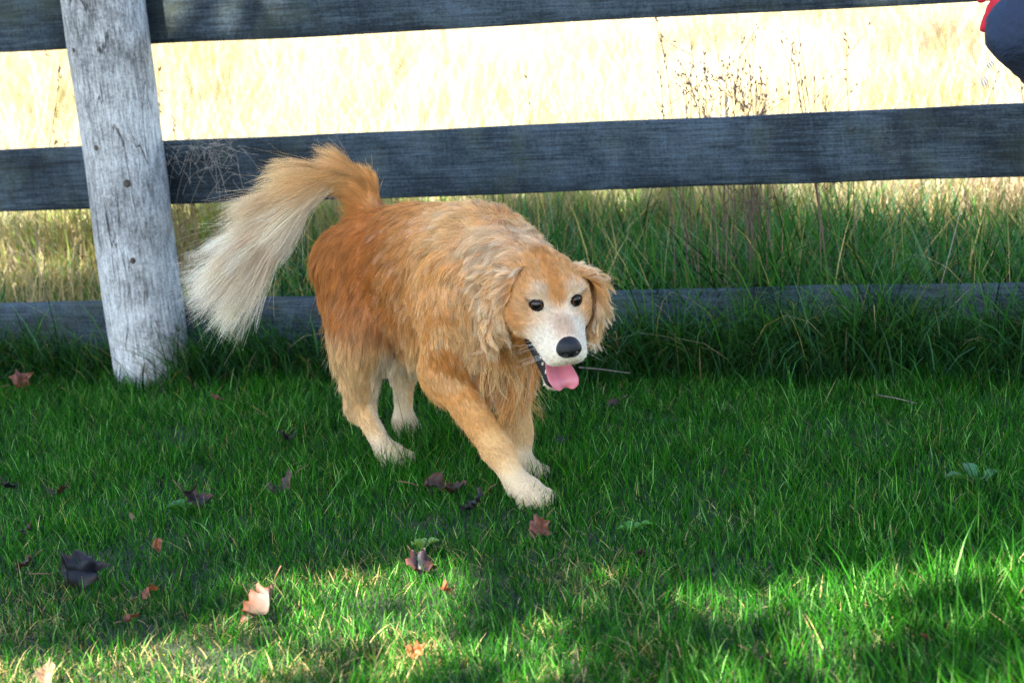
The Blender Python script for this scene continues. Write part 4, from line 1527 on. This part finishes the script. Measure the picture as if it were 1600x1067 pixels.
leaf_specs = [  # photo x, y, size, colours, tilt, lift, label
    (130, 892, .115, DK, 1.05, .045, 'large blackish curled leaf standing in the grass at the left'),
    (410, 950, .110, GY, .95, .045, 'big tan and grey curled leaf upright in the sunlit grass'),
    (655, 886, .080, PU, .35, .032, 'dark purple leaf with orange edge beside the sunlit patch'),
    (697, 922, .042, OR, .8, .026, 'small orange brown leaf right of the sunlit patch'),
    (842, 827, .058, RU, .75, .032, 'reddish brown leaf on the grass below the outstretched front paw'),
    (688, 768, .100, BR, .30, .034, 'long dark brown leaf with rust rim left of the front paw'),
    (742, 788, .075, DK, .7, .034, 'black leaf with orange rim nearest the front paw'),
    (440, 760, .085, BR, .45, .032, 'dull brown leaf lying in grass left of the hind paw'),
    (303, 787, .078, PU, .75, .034, 'dark purple leaf leaning in grass below the tail tip'),
    (445, 684, .058, PU, .4, .030, 'small dark violet leaf in the shade left of the hind leg'),
    (340, 624, .042, RU, .5, .032, 'small pinkish red leaf in deep shade near the post foot'),
    (245, 853, .040, OR, .8, .030, 'small bright orange leaf right of the large black one'),
    (236, 924, .050, OR, .3, .028, 'orange leaf lying flat at the shadow edge on the left'),
    (42, 884, .052, BR, .7, .032, 'dark red brown leaf left of the large black one'),
    (12, 762, .055, DK, .5, .034, 'blue black leaf at the left edge of the picture'),
    (90, 771, .055, BR, .3, .030, 'dark leaf with red rim near the left edge'),
    (34, 592, .075, RU, 1.35, .070, 'russet leaf hanging upright against the bottom board at far left'),
    (72, 1056, .065, TN, .5, .030, 'light brown leaf in the bright grass at bottom left corner'),
    (648, 1016, .040, OR, 1.2, .028, 'thin orange leaf standing on edge at the bottom middle'),
    (960, 633, .045, BR, .6, .032, 'dull red leaf in dark grass right of the tongue'),
    (886, 690, .055, DK, .35, .028, 'black leaf right of the dog\'s chest fringe'),
    (1446, 998, .030, RU, .7, .034, 'tiny reddish leaf in the long grass at lower right'),
    (1186, 1027, .042, BR, .6, .030, 'small dark leaf in the grass at bottom right of centre'),
    (206, 806, .024, TN, .8, .032, 'tiny tan leaf fragment above the orange leaf at left'),
    (44, 830, .034, PU, .9, .034, 'small mauve leaf between the dark leaves at far left'),
    (205, 967, .036, RU, .2, .026, 'thin dull red leaf scrap in the grass at lower left'),
    (1000, 868, .030, BR, .4, .026, 'dark little leaf sunk in grass below the clover'),
]
for i, (px, py, sz, (cf, ce), tilt, lift, lab) in enumerate(leaf_specs):
    g_ = np.random.default_rng(500 + i)
    o = link('fallen_leaf', dead_leaf_mesh(500 + i, sz * .8, cf, ce), M_DEAD)
    p = ground_at(px, py, lift * .55)
    o.location = tuple(p)
    o.rotation_euler = (g_.uniform(-.35, .35), -tilt * g_.choice([-1, 1]), g_.uniform(0, 6.28)) if tilt < 1 else (tilt * .9, g_.uniform(-.4, .4), g_.uniform(-.5, .5))
    tag(o, lab, 'leaf', 'fallen leaves on the lawn')
    V, Fc = tube([(-.45 * sz, 0, .03 * sz), (-.62 * sz, .02 * sz, .06 * sz), (-.85 * sz, .06 * sz, .03 * sz)], [.0011, .0009, .0008], 5)
    st = link('leaf_stem', mesh_py('leaf_stem', V, Fc), None, o)
    st.data.materials.append(simple_mat('leaf_stem', (.14, .06, .035), .6, var=.2) if i == 0 else bpy.data.materials['leaf_stem'])

# ---- low broad-leaved weeds in the lawn
M_WEED = attr_mat('weed_leaf', .42, .4, trans=.3, trans_gain=1.4)
def weed(px, py, nleaf, ln, wd, el, label, seed, col=(.05, .17, .03)):
    g = np.random.default_rng(seed)
    root = empty('broadleaf_weed', tuple(ground_at(px, py, -.012)))
    tag(root, label, 'weed', 'low broad-leaved weeds in the lawn')
    for k in range(nleaf):
        a = 6.283 * k / nleaf + g.uniform(-.4, .4)
        L_, W_ = .72 * ln * g.uniform(.75, 1.1), .72 * wd * g.uniform(.8, 1.1)
        e0 = el + g.uniform(-.15, .25)
        V, Cc, Fc = [], [], []
        p = np.array((0, 0, .005))
        d = np.array((math.cos(a), math.sin(a), 0))
        sd = np.array((-math.sin(a), math.cos(a), 0))
        nu = 9
        for i in range(nu):
            t = i / (nu - 1)
            w = W_ * (.10 if t < .3 else max(.02, math.sin(math.pi * ((t - .3) / .7) ** .75)) )
            for y in (-1, -.5, 0, .5, 1):
                V.append(p + sd * y * w * .5 + np.array((0, 0, abs(y) * w * .18 + .002 * math.sin(7 * t + 3 * y))))
                Cc.append(np.array(col) * (1.25 if y == 0 else .95) * g.uniform(.85, 1.15))
            e = e0 * (1 - 1.1 * t)
            p = p + (d * math.cos(e) + np.array((0, 0, 1)) * math.sin(e)) * L_ / (nu - 1)
        for i in range(nu - 1):
            for j in range(4):
                Fc.append((i * 5 + j, i * 5 + j + 1, (i + 1) * 5 + j + 1, (i + 1) * 5 + j))
        link('leaf', mesh_py('leaf', V, Fc, True, {'col': np.array(Cc)}), M_WEED, root)
weed(1530, 772, 4, .115, .045, 1.0, 'broad pale green weed leaves in shaded lawn near the right edge', 601, (.05, .15, .05))
weed(990, 838, 7, .055, .030, .9, 'small clover tuft in the lawn right of the front paw', 602, (.07, .22, .03))
weed(290, 808, 6, .070, .036, .9, 'leafy green weed beside the purple leaf below the tail', 605)
weed(660, 868, 3, .060, .034, 1.2, 'upright yellow green weed leaf behind the purple leaf', 607, (.16, .26, .05))

# ---- twigs
M_TWIG = simple_mat('twig', (.13, .105, .085), .8, .2, var=.3, scale=80)
def twig(pts, r, label):
    P = np.array([ground_at(x, y, z) for x, y, z in pts])
    o0 = P[0].copy()
    V, Fc = tube(P - o0, np.linspace(r, r * .5, len(P)), 6)
    o = link('twig', mesh_py('twig', V, Fc), M_TWIG)
    o.location = tuple(o0)
    tag(o, label, 'twig')
twig([(905, 574, .055), (940, 577, .06), (985, 583, .05)], .0021, 'pale twig on the grass right of the dog\'s tongue')
twig([(1370, 617, .030), (1400, 622, .034), (1432, 630, .024)], .0018, 'short thin twig lying in dark grass below the bottom board')
# ---- dry weeds beyond the fence
M_STALK = attr_mat('dry_weed', .8, .15)
def stalk_mesh(seed, H, lean, r, branch, head, col, droop=.1):
    g = np.random.default_rng(seed)
    a = g.uniform(0, 6.28)
    d = np.array((math.cos(a), math.sin(a), 0))
    pts = []
    p = np.zeros(3)
    n = 8
    w = g.normal(size=(n, 3)) * .03
    for i in range(n):
        pts.append(p.copy())
        t = i / (n - 1)
        dr = np.array((0, 0, 1.)) + np.array(lean) * (1 + droop * 8 * t ** 3) + w[i]
        p = p + norm(dr) * H / (n - 1)
    pts = np.array(pts)
    parts = [tube(pts, np.linspace(r, r * .4, n), 5)]
    for b in range(branch):
        i = g.integers(3, n - 1)
        q = pts[i] * .5 + pts[min(i + 1, n - 1)] * .5
        dd = norm(g.normal(size=3) * np.array((1, 1, .3)) + np.array((0, 0, .9)))
        L_ = H * g.uniform(.06, .16)
        bp = [q + dd * L_ * t + np.array((0, 0, .15 * L_ * t * t)) for t in (0, .5, 1)]
        parts.append(tube(bp, [r * .55, r * .45, r * .3], 4))
        for k in range(head):
            c = bp[-1] - dd * L_ * g.uniform(0, .5) + g.normal(size=3) * .004
            parts.append(tube([c, c + dd * .004, c + dd * .009], [.0008, .0022, .0006], 4))
    for k in range(head * 3):
        t = g.uniform(.8, 1)
        i = min(int(t * (n - 1)), n - 2)
        c = pts[i] + (pts[i + 1] - pts[i]) * (t * (n - 1) - i) + g.normal(size=3) * .003
        dd = norm(np.array((0, 0, 1.)) + g.normal(size=3) * .5)
        parts.append(tube([c, c + dd * .005, c + dd * .012], [.0008, .0022, .0005], 4))
    V, Fc = join(parts)
    C_ = np.array(col) * g.uniform(.8, 1.2)
    return mesh_py('dry_weed', V, Fc, True, {'col': np.tile(C_, (len(V), 1))})
gS = np.random.default_rng(77)
def on_fence(px, py, n_):
    """point above the ground, n_ behind the post foot line, seen at a photo position"""
    d = _F * (1600 * 80 / 36) + _R * (px - 800) - _U * (py - 533.5)
    t = ((F_B + F_N * n_ - _o) @ F_N) / (d @ F_N)
    return _o + d * t
def place_stalk(px, ytop, n_, label, seed, lean=(0, 0, 0), branch=3, head=2, r=.0016, col=(.16, .10, .07), group='dry weed stalks behind the fence', droop=.05):
    top = on_fence(px, ytop, n_)
    H = top[2] + .012
    o = link('dry_weed', stalk_mesh(seed, H / (1 - .3 * np.hypot(lean[0], lean[1])), lean, r, branch, head, col, droop))
    if not o.data.materials: o.data.materials.append(M_STALK)
    o.location = (top[0] - lean[0] * H * .9, top[1] - lean[1] * H * .9, -.012)
    tag(o, label, 'weed', group)
for i in range(34):
    px = 1160 + gS.normal() * 75
    if not 1010 < px < 1345: px = gS.uniform(1060, 1260)
    yt = 165 - abs(gS.normal()) * 42 - gS.uniform(2, 30)
    place_stalk(px, max(60, yt), gS.uniform(.25, .42), 'thin brown dry weed stalk in the clump above the middle board', 700 + i, (gS.normal() * .07, gS.normal() * .05, 0), 3, 2, .0016, (.13, .080, .062))
place_stalk(1262, 45, .34, 'tallest dry stalk leaning left at the right of the weed clump', 741, (-.05, 0, 0), 2, 1, .0018)
place_stalk(1252, 105, .36, 'dark thick dry stalk just right of the weed clump', 742, (-.10, 0, 0), 1, 1, .0026, (.09, .06, .05))
place_stalk(1325, 55, .36, 'single straight dry stalk right of the weed clump', 743, (.02, 0, 0), 3, 2)
place_stalk(1040, 60, .40, 'tall slender dry stalk at the left of the weed clump', 744, (-.03, 0, 0), 2, 2)
place_stalk(822, 110, .45, 'lone faint dry stalk above the middle board behind the dog', 745, (.0, 0, 0), 1, 1, .0012)
place_stalk(60, 100, .36, 'bent dry stalk with a drooping tip left of the post', 746, (.12, 0, 0), 3, 3, .0016, (.26, .16, .09), droop=.22)
place_stalk(92, 205, .34, 'short forked dry stalk between the left stalk and the post', 747, (-.10, 0, 0), 4, 3, .0016, (.28, .18, .10))
place_stalk(250, 108, .30, 'dry stalk leaning right just past the post', 748, (.10, 0, 0), 2, 2, .0016, (.24, .15, .09))
place_stalk(270, 185, .30, 'knobbly dry weed rising above the middle board right of the post', 749, (.02, 0, 0), 5, 4, .0014, (.26, .17, .10))
place_stalk(1590, 95, .30, 'dark dry stem below the person\'s leg at the right edge', 750, (-.03, 0, 0), 3, 2, .0020, (.20, .10, .07))
place_stalk(1545, 92, .30, 'leaning stalk with pale lilac spikelets near the right edge', 751, (.30, 0, 0), 1, 1, .0010, (.40, .33, .28))
for i in range(16):
    px = 262 + abs(gS.normal()) * 28
    place_stalk(px, 300 + gS.uniform(-25, 60), gS.uniform(.26, .45), 'brown dry stalk in the bunch standing right of the post', 760 + i, (gS.normal() * .06, 0, 0), 3, 2, .0014, (.25, .16, .08))
for i in range(22):
    px = gS.uniform(5, 165)
    place_stalk(px, 335 + gS.uniform(-12, 70), gS.uniform(.26, .6), 'straw coloured dry stalk in the grass left of the post', 790 + i, (gS.normal() * .10, gS.normal() * .05, 0), 1, 1, .0013, (.38, .27, .14))

# lilac spikelets of the leaning stalk
def spikelet(px, py, n_, ang, label, ln=.035):
    c = on_fence(px, py, n_)
    V, Fc = [], []
    d = np.array((math.cos(ang) * F_D[0], math.cos(ang) * F_D[1], math.sin(ang)))
    s_ = norm(np.cross(d, F_N))
    parts = []
    for k in (-1, 0, 1):
        b = s_ * k * .004
        parts.append(tube([b, b + d * ln * .5 + s_ * k * .003, b + d * ln], [.0008, .0026, .0005], 5))
    V, Fc = join(parts)
    o = link('spikelet', mesh_py('spikelet', V, Fc, True, {'col': np.tile(np.array((.42, .42, .50)), (len(V), 1))}), M_STALK)
    o.location = tuple(c)
    tag(o, label, 'spikelet', 'lilac grass spikelets near the right edge')
spikelet(1534, 118, .30, R(-70), 'lowest pale lilac spikelet below the person\'s leg')
spikelet(1543, 95, .30, R(-60), 'middle pale lilac spikelet below the person\'s leg', .025)
spikelet(1556, 86, .30, R(-25), 'top pale lilac spikelet closest to the person\'s leg', .022)

# wispy grass panicle hanging in front of the middle board right of the post
def panicle():
    g = np.random.default_rng(88)
    n, K = 120, 6
    path = np.zeros((n, K, 3))
    col_ = np.zeros((n, K, 3))
    for i in range(n):
        px, py = g.uniform(255, 372), 225 + abs(g.normal()) * 24
        p = on_fence(px, py, .165 + g.uniform(-.03, .01))
        d = norm(F_D * g.normal() + np.array((0, 0, 1.)) * g.normal() * .7 - F_N * .15)
        L_ = g.uniform(.012, .045)
        bend = g.normal(size=3) * 1.3 + np.array((0, 0, -.7))
        for k in range(K):
            t = k / (K - 1)
            path[i, k] = p + d * L_ * t + bend * L_ * t * t * .5
            col_[i, k] = np.array((.27, .245, .21)) * g.uniform(.7, 1.1)
    stem = []
    for (x0, y0, x1, y1) in ((262, 430, 300, 232), (268, 440, 335, 240), (275, 430, 360, 262), (258, 420, 280, 228), (285, 305, 335, 262)):
        a, b = on_fence(x0, y0, .155), on_fence(x1, y1, .150)
        m = (a + b) / 2 + np.array((0, 0, .04)) - F_D * .02
        stem.append([a * (1 - t) ** 2 + 2 * m * t * (1 - t) + b * t * t for t in np.linspace(0, 1, K)])
    stem = np.array(stem)
    path = np.concatenate([path, stem])
    col_ = np.concatenate([col_, np.full(stem.shape, .25) * np.array((1, .8, .55))])
    base = on_fence(268, 440, .15)
    cu = bpy.data.hair_curves.new('dry_panicle')
    cu.add_curves([K] * len(path))
    cu.points.foreach_set('position', (path - base).astype(np.float32).ravel())
    ra = cu.attributes.get('radius') or cu.attributes.new('radius', 'FLOAT', 'POINT')
    ra.data.foreach_set('value', np.full(len(path) * K, .00034, np.float32))
    ca = cu.attributes.new('col', 'FLOAT_COLOR', 'POINT')
    rgba = np.ones((len(path) * K, 4), np.float32)
    rgba[:, :3] = col_.reshape(-1, 3)
    ca.data.foreach_set('color', rgba.ravel())
    o = link('dry_panicle', cu, M_STALK)
    o.location = tuple(base)
    tag(o, 'wispy dry seed panicle hanging before the middle board right of the post', 'grass')
panicle()

# ================================================================== person sitting on the top rail, only a knee in the picture
def fl(s, n, z): return np.array((s, n, z))
person = empty('person', tuple(fpt(2.6, .2, 0)), (0, 0, FA))
tag(person, 'person in navy trousers and red jacket sitting on the fence, mostly outside the right edge', 'person')
PO = np.array((2.6, .2, 0))
def pm(name, prims_, mat, h=.012, subs_=()):
    V, Q = sdf_mesh(prims_, list(subs_), h, pad=.04)
    if name in ('trousers', 'jacket'):      # cloth folds
        q_ = V * np.array((1, 1, 1.8)) + .25 * V[:, [2, 0, 1]]
        V = V + vnormals(V, Q) * (.006 * np.abs(SineNoise(.075, 1, 9, 931)(q_)) + .002 * SineNoise(.03, 1, 9, 932)(q_))[:, None]
    return link(name, mesh_np(name, V - PO, Q.ravel(), np.full(len(Q), 4)), mat, person)
def denim():
    m, nt, b, out = newmat('navy_denim')
    tc = N(nt, 'ShaderNodeTexCoord')
    n1 = N(nt, 'ShaderNodeTexNoise', i_Scale=9.0, i_Detail=5.0)
    n2 = N(nt, 'ShaderNodeTexNoise', i_Scale=350.0, i_Detail=3.0)
    nt.links.new(tc.outputs['Object'], n1.inputs['Vector'])
    nt.links.new(tc.outputs['Object'], n2.inputs['Vector'])
    ad = N(nt, 'ShaderNodeMath', operation='MULTIPLY_ADD', i_1=.35)
    nt.links.new(n2.outputs['Fac'], ad.inputs[0])
    nt.links.new(n1.outputs['Fac'], ad.inputs[2])
    r = ramp(nt, [(.45, (.0015, .006, .019)), (.85, (.006, .018, .048))])
    nt.links.new(ad.outputs[0], r.inputs[0])
    nt.links.new(r.outputs[0], b.inputs['Base Color'])
    b.inputs['Roughness'].default_value = .85
    wv = N(nt, 'ShaderNodeTexNoise', i_Scale=16.0, i_Detail=3.0, i_Distortion=1.5)
    nt.links.new(tc.outputs['Object'], wv.inputs['Vector'])
    bp = N(nt, 'ShaderNodeBump', i_Strength=.5, i_Distance=.02)
    nt.links.new(wv.outputs['Fac'], bp.inputs['Height'])
    nt.links.new(bp.outputs[0], b.inputs['Normal'])
    return m
M_RED = simple_mat('red_fleece', (.42, .018, .030), .85, .2, var=.2, scale=60)
M_FLESH = simple_mat('skin', (.55, .33, .24), .5, .35, var=.08)
kR, kL = fl(2.238, -.150, .790), fl(2.50, -.21, .87)
aR, aL = fl(2.450, .060, .420), fl(2.62, -.02, .47)
hipR, hipL = fl(2.545, .13, 1.10), fl(2.70, .15, 1.10)
pm('trousers', [Cap(hipR, kR, .090, .070, k=.03), Cap(kR, aR, .068, .050, k=.03), Cap(hipL, kL, .090, .070, k=.03), Cap(kL, aL, .068, .050, k=.03),
                Ell(fl(2.62, .18, 1.12), (.17, .13, .10), k=.05)], denim())
pm('jacket', [Cap(fl(2.62, .18, 1.16), fl(2.62, .16, 1.50), .135, .15, k=.05), Cap(fl(2.50, .16, 1.53), fl(2.36, .08, 1.27), .070, .055, k=.04), Cap(fl(2.36, .08, 1.27), fl(2.225, -.046, .92), .052, .038, k=.03),
              Cap(fl(2.75, .16, 1.53), fl(2.86, .05, 1.27), .070, .055, k=.04), Cap(fl(2.86, .05, 1.27), fl(2.60, -.16, 1.03), .052, .040, k=.03), Cap(fl(2.62, .16, 1.52), fl(2.62, .15, 1.60), .08, .06, k=.04)], M_RED)
def glove(w, tip, s):
    w, tip = np.array(w), np.array(tip)
    d = norm(tip - w)
    sd = norm(np.cross(d, F_N if False else np.array((0, 1., 0))))
    nn_ = np.cross(d, sd)
    pr_ = [Cap(w, w + d * .085, .030, .036, k=.015)]
    for k, (o_, ln) in enumerate(((-.030, .055), (-.011, .066), (.010, .062), (.029, .048))):
        b = w + d * .085 + sd * o_
        e = b + d * ln * .6 + nn_ * .008
        pr_.append(Cap(b, e, .0115, .0105, k=.005))
        pr_.append(Cap(e, e + d * ln * .35 + nn_ * .016, .0105, .0095, k=.005))
    pr_.append(Cap(w + d * .035 + sd * s * .03, w + d * .075 + sd * s * .058, .013, .011, k=.008))
    pm('glove', pr_, M_RED, .006)
glove((2.222, -.050, .905), (2.160, -.088, .73), -1)
glove((2.59, -.17, 1.02), (2.52, -.22, .96), 1)
for a_, d_ in ((aR, (.03, -.10, -.03)), (aL, (.02, -.11, -.03))):
    pm('boot', [Cap(a_ + np.array((0, 0, .03)), a_ + np.array((0, 0, -.06)), .055, .050, k=.02), Cap(a_ + np.array((0, 0, -.075)), a_ + np.array((0, 0, -.075)) + np.array(d_), .042, .040, k=.02)], simple_mat('boot_leather', (.05, .03, .02), .5, var=.3))
hc = fl(2.61, .12, 1.72)
pm('body', [Ell(hc, (.075, .092, .112), k=.03), Cap(hc + np.array((0, .02, -.06)), fl(2.62, .16, 1.53), .052, .056, k=.03), Cap(hc + np.array((0, -.088, .0)), hc + np.array((0, -.105, -.025)), .008, .013, k=.012),
            Ell(hc + np.array((0, -.05, -.07)), (.045, .045, .04), k=.03), Ell(hc + np.array((.075, .005, -.005)), (.010, .02, .03), k=.01), Ell(hc + np.array((-.075, .005, -.005)), (.010, .02, .03), k=.01),
            Cap(hc + np.array((-.02, -.088, -.058)), hc + np.array((.02, -.088, -.058)), .008, .008, k=.01)], M_FLESH, .006,
   [Ell(hc + np.array((s * .032, -.095, .012)), (.016, .012, .010), k=.012) for s in (-1, 1)])
for s in (-1, 1):
    e = link('eye', sphere_mesh('eye', .0118), simple_mat('person_eye', (.05, .03, .02), .15, .5, var=.1), person)
    e.location = tuple(hc + np.array((s * .032, -.078, .012)) - PO)
pm('hair', [Ell(hc + np.array((0, .022, .030)), (.084, .090, .098), k=.03)], simple_mat('brown_hair', (.06, .035, .02), .6, var=.4, scale=90), .008)
